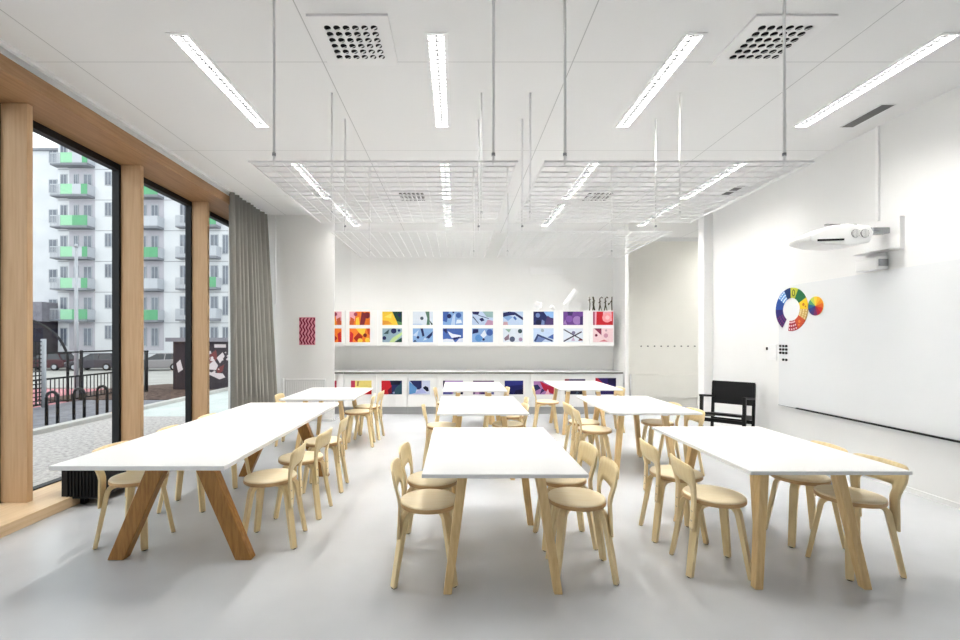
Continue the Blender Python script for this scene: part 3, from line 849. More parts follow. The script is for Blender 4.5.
def pie_wheel():
    yc, zc, R = 5.485, 1.5 + 32 * 5.485 / 450, 0.117
    cols = [(248, 214, 70), (250, 186, 50), (240, 150, 46), (230, 110, 44), (212, 60, 44), (176, 40, 62), (110, 44, 96), (66, 50, 110), (46, 62, 130), (44, 104, 140), (90, 160, 110), (190, 208, 90)]
    bm = bmesh.new()
    for k_, c in enumerate(cols):
        for xx in (0.0,):
            cen = bm.verts.new((-0.006, 0, 0))
            pts = []
            for i in range(4):
                a = math.radians(-15 + k_ * 30 + i * 10)
                pts.append(bm.verts.new((-0.006, -math.sin(a) * R, math.cos(a) * R)))
            f = bm.faces.new([cen] + pts); f.material_index = k_
    n = 36
    A = [bm.verts.new((-0.006, -math.sin(i * 2 * PI / n) * R, math.cos(i * 2 * PI / n) * R)) for i in range(n)]
    B = [bm.verts.new((0, -math.sin(i * 2 * PI / n) * R, math.cos(i * 2 * PI / n) * R)) for i in range(n)]
    for i in range(n):
        f = bm.faces.new((A[i], A[(i + 1) % n], B[(i + 1) % n], B[i])); f.material_index = 0
    bmesh.ops.remove_doubles(bm, verts=bm.verts, dist=1e-5)
    o = obj('colour_disc', bm, [flat(c) for c in cols], loc=(XR - 0.0235, yc, zc))
    tag(o, 'small round colour disc in twelve slices beside the large ring', 'colour wheel')
pie_wheel()

# light switch and magnets
t = thing('light_switch', 'white switch panel on the wall beside the magnets', 'light switch', (XR, 6.26, 1.3))
box('switch_plate', -0.014, -0.001, -0.08, 0.10, -0.11, 0.11, M['metal_white'], t, bevel=0.003)
box('sensor', -0.03, -0.014, 0.085, 0.10, 0.03, 0.07, M['black'], t)
box('rocker', -0.019, -0.014, -0.06, 0.06, -0.085, -0.06, M['metal_white'], t)
mg = [(c, r) for r in range(3) for c in range(3)] + [(1, 4.0), (2, 4.0)]
where = ['top row', 'second row', 'third row']
for c, r in mg:
    bm = bmesh.new()
    add_cyl(bm, (0, 0, 0), (-0.012, 0, 0), 0.017, 10)
    o = obj('magnet', bm, M['black'], loc=(XR - 0.0225, 6.08 - c * 0.055, 1.5 - (8.0 + r * 3.4) * 6.05 / 450))
    lab = 'small black magnet below the colour ring, %s, %s' % (where[r], ['on the switch side', 'in the centre', 'on the far side'][c]) if r < 3 else \
          'small black magnet of the separate pair at the cluster foot, %s' % ('on the switch side' if c == 1 else 'away from the switch')
    tag(o, lab, 'magnet', 'magnets on the white board')

# projector on its wall arm
def projector():
    t = thing('projector', 'white short throw projector on a wall arm above the white board', 'projector', (XR, 4.42, 2.44))
    bm = bmesh.new()
    prof = [(-0.93, 0.02), (-0.78, -0.02), (-0.55, -0.03), (-0.34, 0.0), (-0.30, 0.10), (-0.34, 0.165), (-0.56, 0.185), (-0.70, 0.17), (-0.80, 0.13), (-0.925, 0.075)]
    add_prism(bm, prof, 1, 0.0, 0.30)
    obj('body', bm, M['white'], t, bevel=0.015, seg=3)
    bm = bmesh.new()
    add_bar(bm, (-0.86, 0.0, 0.02), (-0.60, 0.0, 0.028), 0.012, 0.018)
    obj('lens_slot', bm, M['black'], t)
    for x in (-0.485, -0.395):
        bm = bmesh.new()
        add_cyl(bm, (x, 0.004, 0.088), (x, -0.006, 0.088), 0.042, 20)
        v = obj('fan_vent', bm, M['midgrey'], t)
        bm = bmesh.new()
        for k_ in range(6):
            dx = (k_ - 2.5) * 0.013
            hh = math.sqrt(max(0.04 ** 2 - dx ** 2, 1e-6))
            add_box(bm, x + dx - 0.003, x + dx + 0.003, -0.010, -0.006, 0.088 - hh, 0.088 + hh)
        obj('vent_grille', bm, M['white'], v)
    bm = bmesh.new()
    for (x0, x1) in ((-0.72, -0.58), (-0.54, -0.42)):
        add_box(bm, x0, x1, 0.06, 0.09, 0.186, 0.196)
    obj('vent_grille', bm, M['midgrey'], t)
    bm = bmesh.new()
    add_box(bm, -0.32, -0.02, 0.13, 0.21, 0.12, 0.18)
    add_box(bm, -0.30, -0.22, 0.01, 0.12, 0.115, 0.15)
    obj('arm', bm, M['grey'], t, bevel=0.004)
    bm = bmesh.new()
    add_box(bm, -0.012, -0.001, 0.0, 0.42, -0.05, 0.26)
    add_box(bm, -0.05, -0.012, 0.0, 0.01, -0.05, 0.26)
    add_box(bm, -0.16, -0.012, 0.0, 0.42, -0.06, -0.05)
    obj('wall_plate', bm, M['metal_white'], t)
projector()
t = thing('sensor_unit', 'small white touch unit box on the wall under the projector arm', 'electronic unit', (XR, 4.70, 2.262))
box('housing', -0.13, -0.012, -0.13, 0.13, -0.06, 0.07, M['white'], t, bevel=0.012)
box('end_cap', -0.12, -0.03, -0.142, -0.13, -0.03, 0.04, M['grey'], t)
box('wall_mount', -0.012, -0.001, -0.1, 0.1, -0.06, 0.12, M['metal_white'], t)
bm = bmesh.new()
add_box(bm, XR - 0.022, XR - 0.001, 4.68, 4.71, 2.72, ZC - 0.001)
tag(obj('cable_duct', bm, M['white']), 'thin white cable duct running down the wall to the projector', 'cable duct')

# ------------------------------------------------------------ birch chairs
ZS = 0.485
def chair_proto():
    t = thing('birch_chair', '', 'chair')
    bm = bmesh.new()
    # turned seat: soft edge and slightly dished top
    prof = [(0.0, ZS - 0.004), (0.12, ZS - 0.003), (0.166, ZS), (0.179, ZS - 0.003), (0.184, ZS - 0.010)]
    n = 40
    rings = []
    cen = bm.verts.new((0, 0, prof[0][1]))
    for r, z in prof[1:]:
        rings.append([bm.verts.new((r * math.cos(2 * PI * i / n), r * math.sin(2 * PI * i / n), z)) for i in range(n)])
    low = [bm.verts.new((0.172 * math.cos(2 * PI * i / n), 0.172 * math.sin(2 * PI * i / n), ZS - 0.014)) for i in range(n)]
    rings.append(low)
    for i in range(n):
        f = bm.faces.new((cen, rings[0][i], rings[0][(i + 1) % n])); f.smooth = True
    for a, b in zip(rings, rings[1:]):
        for i in range(n):
            f = bm.faces.new((a[i], b[i], b[(i + 1) % n], a[(i + 1) % n])); f.smooth = True
    bm.faces.new(low)
    s = obj('seat', bm, M['birch_seat'], t)
    bm = bmesh.new()
    ro, ri = 0.185, 0.05
    ring = []
    for r, z in ((0.183, ZS - 0.0105), (ro, ZS - 0.014), (ro, ZS - 0.032), (0.181, ZS - 0.036)):
        ring.append([bm.verts.new((r * math.cos(2 * PI * i / n), r * math.sin(2 * PI * i / n), z)) for i in range(n)])
    for a, b in zip(ring, ring[1:]):
        for i in range(n):
            f = bm.faces.new((a[i], b[i], b[(i + 1) % n], a[(i + 1) % n])); f.smooth = True
    bm.faces.new(ring[-1]); bm.faces.new(ring[0][::-1])
    obj('edge_band', bm, M['birch_edge'], s)
    # bent L legs
    def leg(fx, fy):
        th = math.atan2(fy, fx); rf = math.hypot(fx, fy)
        pts = []
        zt_ = ZS - 0.0512
        pts.append((0.05, zt_)); pts.append((rf - 0.13, zt_))
        for i in range(1, 7):
            q = i / 6 * PI / 2 * 0.93
            pts.append((rf - 0.13 + 0.062 * math.sin(q), zt_ - 0.062 * (1 - math.cos(q))))
        pts.append((rf, 0.004))
        bm = bmesh.new()
        rad = Vector((math.cos(th), math.sin(th), 0)); tan = Vector((-math.sin(th), math.cos(th), 0))
        rows = []
        for i, (r, z) in enumerate(pts):
            a = Vector(pts[max(i - 1, 0)]); b = Vector(pts[min(i + 1, len(pts) - 1)])
            d = (b - a).normalized()
            nr = Vector((-d.y, d.x))       # outward normal in (r,z)
            last = i == len(pts) - 1
            hw, ht = (0.026, 0.015) if not last else (0.021, 0.0135)
            c = rad * r + Vector((0, 0, z))
            nn = rad * nr.x + Vector((0, 0, nr.y))
            if last:
                nn = rad
            rows.append([bm.verts.new(c + tan * sx * hw + nn * sy * ht) for sx, sy in ((-1, -1), (1, -1), (1, 1), (-1, 1))])
        for p, q in zip(rows, rows[1:]):
            for k_ in range(4):
                bm.faces.new((p[k_], p[(k_ + 1) % 4], q[(k_ + 1) % 4], q[k_]))
        bm.faces.new(rows[0][::-1]); bm.faces.new(rows[-1])
        l = obj('leg', bm, M['birch'], t, bevel=0.003, seg=1)
        bm = bmesh.new()
        c = rad * rf
        add_cyl(bm, (c.x, c.y, 0), (c.x, c.y, 0.0045), 0.014, 8)
        obj('foot_pad', bm, M['rubber'], l)
    for fx, fy in ((0.155, 0.15), (0.155, -0.15), (-0.21, 0.15), (-0.21, -0.15)):
        leg(fx, fy)
    # bent plywood backrest: inverted U
    def mapp(u, v, off):
        z = ZS + v
        if v < 0:
            x = -0.176 - 0.010 * (-v / 0.2)
        else:
            x = -0.176 - 0.15 * v * (0.4 + 0.6 * min(v / 0.12, 1))
        q = min(max(v / 0.13, 0), 1)
        s = (0.84 - 0.03 * min(-v / 0.2, 1)) if v < 0 else 0.84 + 0.16 * q * q * (3 - 2 * q)
        w = min(max((v - 0.02) / 0.12, 0), 1)
        w = w * w * (3 - 2 * w)
        bow = 0.026 * (1 - (u / 0.185) ** 2) * w
        return Vector((x - bow - off, u * s, z))
    outer, inner = [], []
    H, W_, R_ = 0.217, 0.185, 0.040
    Hi, Wi, Ri = 0.086, 0.119, 0.032
    for i in range(14):
        f = i / 13
        outer.append((-W_, -0.20 + f * (H - R_ + 0.20))); inner.append((-Wi, -0.20 + f * (Hi - Ri + 0.20)))
    for i in range(1, 7):
        q = i / 7 * PI / 2
        outer.append((-W_ + R_ * (1 - math.cos(q)), H - R_ + R_ * math.sin(q)))
        inner.append((-Wi + Ri * (1 - math.cos(q)), Hi - Ri + Ri * math.sin(q)))
    for i in range(13):
        f = i / 12
        uo = (-W_ + R_) + f * 2 * (W_ - R_)
        outer.append((uo, H + 0.005 * (1 - (uo / 0.145) ** 2)))
        inner.append(((-Wi + Ri) + f * 2 * (Wi - Ri), Hi))
    half = len(outer)
    outer += [(-u, v) for u, v in outer[:20][::-1]]
    inner += [(-u, v) for u, v in inner[:20][::-1]]
    bm = bmesh.new()
    T = 0.0065
    nc = 4
    front, back = [], []
    for (uo, vo), (ui, vi) in zip(outer, inner):
        fr, bk = [], []
        for c in range(nc + 1):
            g = c / nc
            u, v = uo + (ui - uo) * g, vo + (vi - vo) * g
            fr.append(bm.verts.new(mapp(u, v, -T))); bk.append(bm.verts.new(mapp(u, v, T)))
        front.append(fr); back.append(bk)
    for i in range(len(outer) - 1):
        for c in range(nc):
            for G in (front, back):
                f = bm.faces.new((G[i][c], G[i + 1][c], G[i + 1][c + 1], G[i][c + 1])); f.smooth = True
        bm.faces.new((front[i][0], back[i][0], back[i + 1][0], front[i + 1][0]))
        bm.faces.new((front[i][nc], back[i][nc], back[i + 1][nc], front[i + 1][nc]))
    for e in (0, -1):
        for c in range(nc):
            bm.faces.new((front[e][c], front[e][c + 1], back[e][c + 1], back[e][c]))
    b = obj('backrest', bm, M['birch'], t)
    for sgn in (-1, 1):
        bm = bmesh.new()
        for v in (-0.14, -0.08):
            for du in (-0.008, 0.008):
                p = mapp(sgn * 0.150 + du, v, T)
                add_cyl(bm, (p.x, p.y, p.z), (p.x - 0.0015, p.y, p.z), 0.0035, 6)
        obj('screw', bm, M['steel'], b)
    return t
ch = chair_proto()
used = [False]
def chair(x, y, rot, label, group):
    if not used[0]:
        ch.location = (x, y, 0); ch.rotation_euler = (0, 0, rot); ch['label'] = label; ch['group'] = group; used[0] = True
    else:
        dup(ch, (x, y, 0), rot, label, group)

R = math.radians
g = 'chairs at the long trestle table'
chair(-1.375, 3.34, PI + R(4), 'birch chair on the room side of the long trestle table, at its front end', g)
chair(-1.335, 3.88, PI - R(3), 'middle birch chair on the room side of the long trestle table', g)
chair(-1.33, 4.5, PI + R(3), 'birch chair on the room side of the long trestle table, at its far end', g)
chair(-2.35, 3.34, R(-3), 'birch chair on the window side of the long trestle table, beside the black convector front', g)
chair(-2.35, 4.02, R(4), 'middle birch chair on the window side of the long trestle table', g)
chair(-2.35, 4.64, R(-2), 'birch chair on the window side of the long trestle table, at its far end', g)
g = 'chairs at the small table by the curtain'
chair(-1.37, 6.30, PI + R(5), 'birch chair at the small table by the curtain, front one on the room side', g)
chair(-1.33, 6.77, PI - R(4), 'birch chair at the small table by the curtain, back one on the room side', g)
chair(-2.29, 6.38, R(3), 'birch chair at the small table by the curtain, on the window side', g)
g = 'chairs at the front middle table'
chair(-0.17, 2.86, R(2), 'birch chair at the front middle table, front one on the window side', g)
chair(-0.17, 3.29, R(-4), 'birch chair at the front middle table, back one on the window side', g)
chair(0.775, 2.90, PI - R(3), 'birch chair at the front middle table, front one on the whiteboard side', g)
chair(0.775, 3.33, PI + R(3), 'birch chair at the front middle table, back one on the whiteboard side', g)
g = 'chairs at the second middle table'
chair(-0.165, 5.30, R(3), 'birch chair at the second middle table, on the window side', g)
chair(0.62, 5.38, PI + R(4), 'birch chair at the second middle table, front one on the whiteboard side', g)
chair(0.72, 5.98, PI - R(4), 'birch chair at the second middle table, back one on the whiteboard side', g)
g = 'chairs at the back middle table'
chair(-0.12, 7.15, R(-3), 'birch chair at the back middle table, on the window side', g)
chair(0.62, 7.25, PI + R(3), 'birch chair at the back middle table, in front of the plain dark blue artwork', g)
g = 'chairs at the front table by the whiteboard'
chair(1.69, 2.95, R(-6), 'birch chair at the front table by the whiteboard, front one facing the whiteboard wall', g)
chair(1.68, 3.44, R(-4), 'birch chair at the front table by the whiteboard, back one facing the whiteboard wall', g)
chair(2.58, 2.95, PI + R(5), 'birch chair at the front table by the whiteboard, front one on the wall side', g)
chair(2.57, 3.37, PI - R(3), 'birch chair at the front table by the whiteboard, back one on the wall side', g)
g = 'chairs at the second table by the whiteboard'
chair(1.565, 5.08, R(-4), 'birch chair at the second table by the whiteboard, front one facing the whiteboard wall', g)
chair(1.57, 5.52, R(3), 'birch chair at the second table by the whiteboard, back one facing the whiteboard wall', g)
chair(2.47, 5.03, PI + R(3), 'birch chair beside the black armchair, front one on the wall side of its table', g)
chair(2.46, 5.50, PI - R(4), 'birch chair on the wall side of the second table by the whiteboard, back one', g)
g = 'chairs at the back table near the recess'
chair(1.47, 7.26, R(-8), 'birch chair at the back table near the recess, before the lilac and crimson artwork', g)
chair(2.44, 7.25, PI + R(4), 'birch chair at the back table near the recess, below the dark violet artwork', g)

# ------------------------------------------------------------ tables
ZTAB = 0.706
def birch_table(x0, x1, y0, y1, lx, ly, label, group):
    cx, cy = (x0 + x1) / 2, (y0 + y1) / 2
    t = thing('birch_table', label, 'table', (cx, cy, 0), group=group)
    box('tabletop', x0 - cx, x1 - cx, y0 - cy, y1 - cy, ZTAB - 0.023, ZTAB, M['white'], t, bevel=0.003)
    xm, ym = sum(lx) / 2, sum(ly) / 2
    for a in lx:
        for b in ly:
            ta = a + (0.09 if a < xm else -0.09)
            tb = b + (0.09 if b < ym else -0.09)
            top = Vector((ta - cx, tb - cy, ZTAB - 0.045)); bot = Vector((a - cx, b - cy, 0.0))
            bm = bmesh.new()
            # leg with level foot and head
            rows = []
            for c, hx, hy in ((bot, 0.0245, 0.0245), (top, 0.029, 0.029)):
                rows.append([bm.verts.new(c + Vector((sx * hx, sy * hy, 0))) for sx, sy in ((-1, -1), (1, -1), (1, 1), (-1, 1))])
            for k_ in range(4):
                bm.faces.new((rows[0][k_], rows[0][(k_ + 1) % 4], rows[1][(k_ + 1) % 4], rows[1][k_]))
            bm.faces.new(rows[0][::-1]); bm.faces.new(rows[1])
            l = obj('leg', bm, M['birch_leg'], t, bevel=0.004, seg=1)
            box('bracket', top.x - 0.030, top.x + 0.030, top.y - 0.030, top.y + 0.030, ZTAB - 0.046, ZTAB - 0.0225, M['metal_white'], l)
    return t
gm = 'white tables in the middle column'
for (y0, y1, lab) in ((2.62, 4.0, 'white topped table on birch legs, front one of the middle column'),
                      (4.74, 6.11, 'white topped table on birch legs, second one of the middle column'),
                      (6.80, 8.12, 'white topped table on birch legs, right in front of the cabinets in the middle')):
    birch_table(-0.20, 0.775, y0, y1, (-0.05, 0.6), (y0 + 0.03, y0 + 1.0), lab, gm)
gr = 'white tables in the whiteboard column'
for (x0, y0, y1, lab) in ((1.755, 2.68, 4.04, 'white topped table on birch legs, front one beside the white board'),
                          (1.65, 4.77, 6.17, 'white topped table on birch legs, in front of the black armchair'),
                          (1.62, 6.96, 8.34, 'white topped table on birch legs, beside the recess at the back')):
    birch_table(x0, x0 + 0.965, y0, y1, (x0 + 0.05, x0 + 0.70), (y0 + 0.02, y0 + 0.99), lab, gr)
birch_table(-2.30, -1.33, 5.84, 7.2, (-2.14, -1.49), (6.06, 6.98), 'white topped table on birch legs, beside the grey curtain', 'small table by the curtain')

# long trestle table
def trestle():
    x0, x1, y0, y1, zt_ = -2.484, -1.413, 2.74, 5.44, 0.72
    cx, cy = (x0 + x1) / 2, (y0 + y1) / 2
    t = thing('trestle_table', 'long white table on slanting oak trestle legs by the windows', 'table', (cx, cy, 0))
    box('tabletop', x0 - cx, x1 - cx, y0 - cy, y1 - cy, zt_ - 0.028, zt_, M['white'], t, bevel=0.003)
    for b in (3.07, 4.9):
        for a, ta in ((-2.30, -2.03), (-1.435, -1.70)):
            bm = bmesh.new()
            rows = []
            for c, hx in ((Vector((a - cx, b - cy, 0)), 0.055), (Vector((ta - cx, b - cy, zt_ - 0.10)), 0.062)):
                rows.append([bm.verts.new(c + Vector((sx * hx, sy * 0.036, 0))) for sx, sy in ((-1, -1), (1, -1), (1, 1), (-1, 1))])
            for k_ in range(4):
                bm.faces.new((rows[0][k_], rows[0][(k_ + 1) % 4], rows[1][(k_ + 1) % 4], rows[1][k_]))
            bm.faces.new(rows[0][::-1]); bm.faces.new(rows[1])
            l = obj('leg', bm, M['oak'], t, bevel=0.004, seg=1)
            bm = bmesh.new()
            sg = 1 if ta < cx else -1
            rows = []
            for c, hx in ((Vector((ta - cx, b - cy, zt_ - 0.10)), 0.062), (Vector((ta + sg * 0.035 - cx, b - cy, zt_ - 0.0275)), 0.07)):
                rows.append([bm.verts.new(c + Vector((sx * hx, sy * 0.036, 0))) for sx, sy in ((-1, -1), (1, -1), (1, 1), (-1, 1))])
            for k_ in range(4):
                bm.faces.new((rows[0][k_], rows[0][(k_ + 1) % 4], rows[1][(k_ + 1) % 4], rows[1][k_]))
            bm.faces.new(rows[0][::-1]); bm.faces.new(rows[1])
            obj('bracket', bm, M['metal_white'], l)
trestle()

# black floor convector under the windows
t = thing('floor_convector', 'black floor convector standing along the windows behind the trestle table', 'radiator', (-3.33, 4.0, 0))
box('casing', -0.18, 0.15, 0, 2.3, 0.07, 0.40, M['blackmetal'], t, bevel=0.006)
bm = bmesh.new()
for k_ in range(9):
    x = -0.12 + k_ * 0.03
    add_box(bm, x - 0.005, x + 0.005, -0.010, -0.001, 0.09, 0.39)
obj('front_grille', bm, M['black'], t)
for y in (0.06, 1.15, 2.2):
    box('foot', 0.10, 0.14, y, y + 0.05, 0, 0.07, M['blackmetal'], t)
    box('foot', -0.06, -0.02, y, y + 0.05, 0.0 if False else 0.0, 0.07, M['blackmetal'], t)

# ------------------------------------------------------------ black armchair
def armchair():
    th = math.atan2(-0.5, -0.48)
    t = thing('black_armchair', 'black slatted armchair standing in the corner beside the white board', 'armchair', (3.83, 6.36, 0), th)
    # local: front +x, width along y
    w, d = 0.26, 0.28
    for s in (-1, 1):
        y = s * w
        bm = bmesh.new(); add_bar(bm, (d, y, 0), (d - 0.04, y, 0.68), 0.04, 0.055); obj('leg', bm, M['black'], t, bevel=0.003)
        bm = bmesh.new(); add_bar(bm, (-d + 0.02, y, 0), (-d - 0.09, y, 0.84), 0.035, 0.05); obj('leg', bm, M['black'], t, bevel=0.003)
        bm = bmesh.new(); add_bar(bm, (d + 0.0, y, 0.695), (-d - 0.06, y, 0.63), 0.045, 0.03); obj('armrest', bm, M['black'], t, bevel=0.003)
        bm = bmesh.new(); add_bar(bm, (d - 0.02, y * 0.92, 0.43), (-d - 0.03, y * 0.92, 0.36), 0.025, 0.06); obj('seat_rail', bm, M['black'], t)
    bm = bmesh.new()
    n = 8
    sh = [(d + 0.01 - i * (2 * d + 0.02) / n, 0.465 - 0.07 * i / n - 0.015 * math.sin(PI * i / n)) for i in range(n + 1)]
    poly = sh + [(x, z - 0.025) for x, z in sh[::-1]]
    add_prism(bm, poly, 1, -w + 0.02, w - 0.02)
    obj('seat', bm, M['black'], t)
    bm = bmesh.new()
    poly = [(-d - 0.030, 0.53), (-d - 0.075, 0.86), (-d - 0.095, 0.86), (-d - 0.050, 0.53)]
    add_prism(bm, poly, 1, -w - 0.015, w + 0.015)
    obj('backrest', bm, M['black'], t, bevel=0.004)
    for x, z in ((d - 0.025, 0.36), (-d + 0.0, 0.30)):
        bm = bmesh.new(); add_bar(bm, (x, -w, z), (x, w, z), 0.025, 0.05); obj('stretcher', bm, M['black'], t)
armchair()

# ------------------------------------------------------------ outside: ground
def gz(D):
    return -0.05 if D < 14 else (-0.05 - 1.25 * (D - 14) / 24 if D < 38 else -1.3)
def ground(name, x0, x1, y0, y1, m, dz=0.0, n=12):
    bm = bmesh.new()
    prev = None
    for i in range(n + 1):
        y = y0 + (y1 - y0) * i / n
        z = gz(y) + dz
        row = [bm.verts.new((x0, y, z)), bm.verts.new((x1, y, z)), bm.verts.new((x1, y, z - 0.3)), bm.verts.new((x0, y, z - 0.3))]
        if prev:
            for k_ in range(4):
                bm.faces.new((prev[k_], prev[(k_ + 1) % 4], row[(k_ + 1) % 4], row[k_]))
        else:
            bm.faces.new(row)
        prev = row
    bm.faces.new(prev[::-1])
    return struct(obj(name, bm, m))
ground('ground_gravel', -6.72, -4.03, -4, 8.9, M['gravel'])
ground('ground_paving', -6.72, -4.21, 8.9, 34, M['paving'])
ground('ground_asphalt', -9.5, -6.9, -4, 11.4, M['asphalt'], -0.02)
ground('ground_mulch', -10.6, -6.9, 11.4, 16.5, M['mulch'], -0.0)
ground('ground_red_rubber', -22, -9.5, 2, 14.5, M['redground'], -0.06)
ground('ground_road', -70, -10.6, 14.5, 42, M['road'], -0.02, 20)
ground('ground_road_end', -10.6, -6.9, 16.5, 42, M['road'], -0.02, 20)
ground('ground_far', -90, 20, 42, 70, M['road'], 0.0)
struct(box('kerb_stone', -6.9, -6.72, -4, 30, -0.4, 0.02, M['kerbstone']))

# ------------------------------------------------------------ outside: bike hoops, fence, pole
for i, (x, y) in enumerate(((-7.27, 8.1), (-7.22, 8.62), (-7.14, 9.08))):
    bm = bmesh.new()
    w, h, r = 0.20, 0.60, 0.10
    pts = [(-w / 2, 0, 0), (-w / 2, 0, h - r)]
    for q in range(1, 9):
        a = PI - q * PI / 9
        pts.append((r * math.cos(a), 0, h - r + r * math.sin(a)))
    pts += [(w / 2, 0, h - r), (w / 2, 0, 0)]
    add_tube(bm, pts, 0.026, 8)
    o = obj('bike_hoop', bm, M['blackmetal'], loc=(x, y, -0.07))
    tag(o, 'black steel bike hoop outside, %s' % ['the one closest to the tall dark mesh gate', 'middle one of three', 'the one closest to the wooden post'][i], 'bike rack', 'bike hoops outside')

t = thing('bar_fence', 'black vertical bar fence beyond the bike hoops outside', 'fence', (-9.45, 0, -0.07))
bm = bmesh.new()
y = 6.0
while y < 12.7:
    add_box(bm, -0.008, 0.008, y - 0.008, y + 0.008, 0.06, 0.62)
    y += 0.115
obj('bar_railing', bm, M['blackmetal'], t)
bm = bmesh.new()
add_box(bm, -0.015, 0.015, 5.9, 12.8, 0.60, 0.64); obj('rail', bm, M['blackmetal'], t)
bm = bmesh.new()
add_box(bm, -0.015, 0.015, 5.9, 12.8, 1.20, 1.24); obj('rail', bm, M['blackmetal'], t)
bm = bmesh.new()
add_box(bm, -0.015, 0.015, 5.9, 12.8, 0.05, 0.08); obj('rail', bm, M['blackmetal'], t)
for y in (5.95, 8.1, 9.9, 11.35, 12.75):
    box('post', -0.025, 0.025, y - 0.025, y + 0.025, 0, 1.26, M['blackmetal'], t)
t = thing('mesh_gate', 'tall dark mesh gate with a pale post beside the bar fence outside', 'gate', (-9.35, 9.10, -0.07))
bm = bmesh.new()
for k_ in range(12):
    add_box(bm, -0.008, 0.008, k_ * 0.09, k_ * 0.09 + 0.02, 0.05, 1.5)
for k_ in range(16):
    add_box(bm, -0.006, 0.006, 0, 1.05, 0.05 + k_ * 0.095, 0.075 + k_ * 0.095)
obj('mesh_panel', bm, M['blackmetal'], t)
bm = bmesh.new()
add_cyl(bm, (0, 1.1, 0), (0, 1.1, 1.55), 0.05, 10)
obj('post', bm, M['win_frame'], t)
bm = bmesh.new()
add_cyl(bm, (0, 0, 0), (0, 0, 3.9), 0.05, 12, 0.035)
add_cyl(bm, (0, 0, 3.9), (0, 0, 3.98), 0.05, 12, 0.03)
tag(obj('lamp_post', bm, M['win_frame'], loc=(-9.62, 11.4, -0.1)), 'pale grey lamp post rising behind the bar fence outside', 'lamp post')
bm = bmesh.new()
pts = []
for q in range(13):
    a = PI / 2 * q / 12
    pts.append((-11.3 + 1.55 * math.sin(a), 11.3, 0.9 + 1.15 * math.cos(a)))
pts += [(-9.75, 11.3, -0.1)]
pts = [(-11.9, 11.3, 2.0)] + pts
add_tube(bm, pts, 0.03, 8)
tag(obj('play_arch', bm, M['blackmetal']), 'curved black tube arch of the play area outside', 'play equipment')
bm = bmesh.new()
add_cyl(bm, (0, 0, 0), (0, 0, 1.15), 0.05, 10); add_cyl(bm, (0, 0, 1.15), (0, 0, 1.2), 0.06, 10)
tag(obj('bollard', bm, M['blackmetal'], loc=(-8.95, 13.0, -0.06)), 'black bollard outside at the edge of the bark mulch', 'bollard')

# kiosk with sprayed picture
t = thing('kiosk', 'dark boarded outdoor shed with sprayed white and red picture', 'shed', (-8.55, 13.6, -0.05))
box('body', 0.0, 2.4, 0.0, 1.6, 0, 1.44, M['shed'], t)
box('roof', -0.16, 2.56, -0.12, 1.7, 1.44, 1.56, M['shed_grey'], t)
box('door', 1.72, 2.3, -0.012, 0.0, 0.05, 1.36, M['shed_grey'] if False else M['shed'], t)
bm = bmesh.new()
def spray(bm, pts, y):
    bm.faces.new([bm.verts.new((x, y, z)) for x, z in pts])
for i, pts in enumerate((
    [(0.82, 0.95), (1.0, 1.1), (1.06, 1.0), (0.95, 0.8), (0.84, 0.8)],
    [(1.05, 0.72), (1.25, 0.88), (1.36, 0.72), (1.3, 0.58), (1.1, 0.6)],
    [(1.32, 0.95), (1.5, 1.12), (1.56, 1.0), (1.42, 0.78)],
    [(1.2, 0.5), (1.5, 0.48), (1.58, 0.36), (1.4, 0.3), (1.15, 0.42), (0.8, 0.55), (0.8, 0.62)],
    [(0.1, 0.78), (0.22, 0.9), (0.3, 0.6), (0.16, 0.5)],
    [(1.25, 1.26), (1.6, 1.26), (1.6, 1.36), (1.25, 1.36)])):
    spray(bm, pts, -0.004 - i * 0.0004)
rk = random.Random(11)
for i in range(34):
    u = rk.random()
    cx_, cz_ = 0.78 + u * 0.85 + rk.uniform(-.1, .1), 0.45 + 0.55 * abs(math.sin(u * 5.2)) + rk.uniform(-.12, .12)
    r_ = rk.uniform(0.02, 0.055)
    a_ = rk.uniform(0, PI)
    spray(bm, [(cx_ + r_ * (1.6 if q % 2 else 0.7) * math.cos(a_ + q * PI / 3), cz_ + r_ * math.sin(a_ + q * PI / 3)) for q in range(6)], -0.0066 - i * 0.0001)
obj('sprayed_pattern', bm, M['spray_white'], t)
bm = bmesh.new()
for i, pts in enumerate(([(0.9, 0.7), (1.12, 1.05), (1.3, 1.2), (1.34, 0.95), (1.2, 0.75), (1.0, 0.6)], [(1.3, 0.62), (1.55, 0.75), (1.5, 0.55), (1.35, 0.45)])):
    spray(bm, pts, -0.002 - i * 0.0004)
obj('sprayed_pattern', bm, M['spray_red'], t)

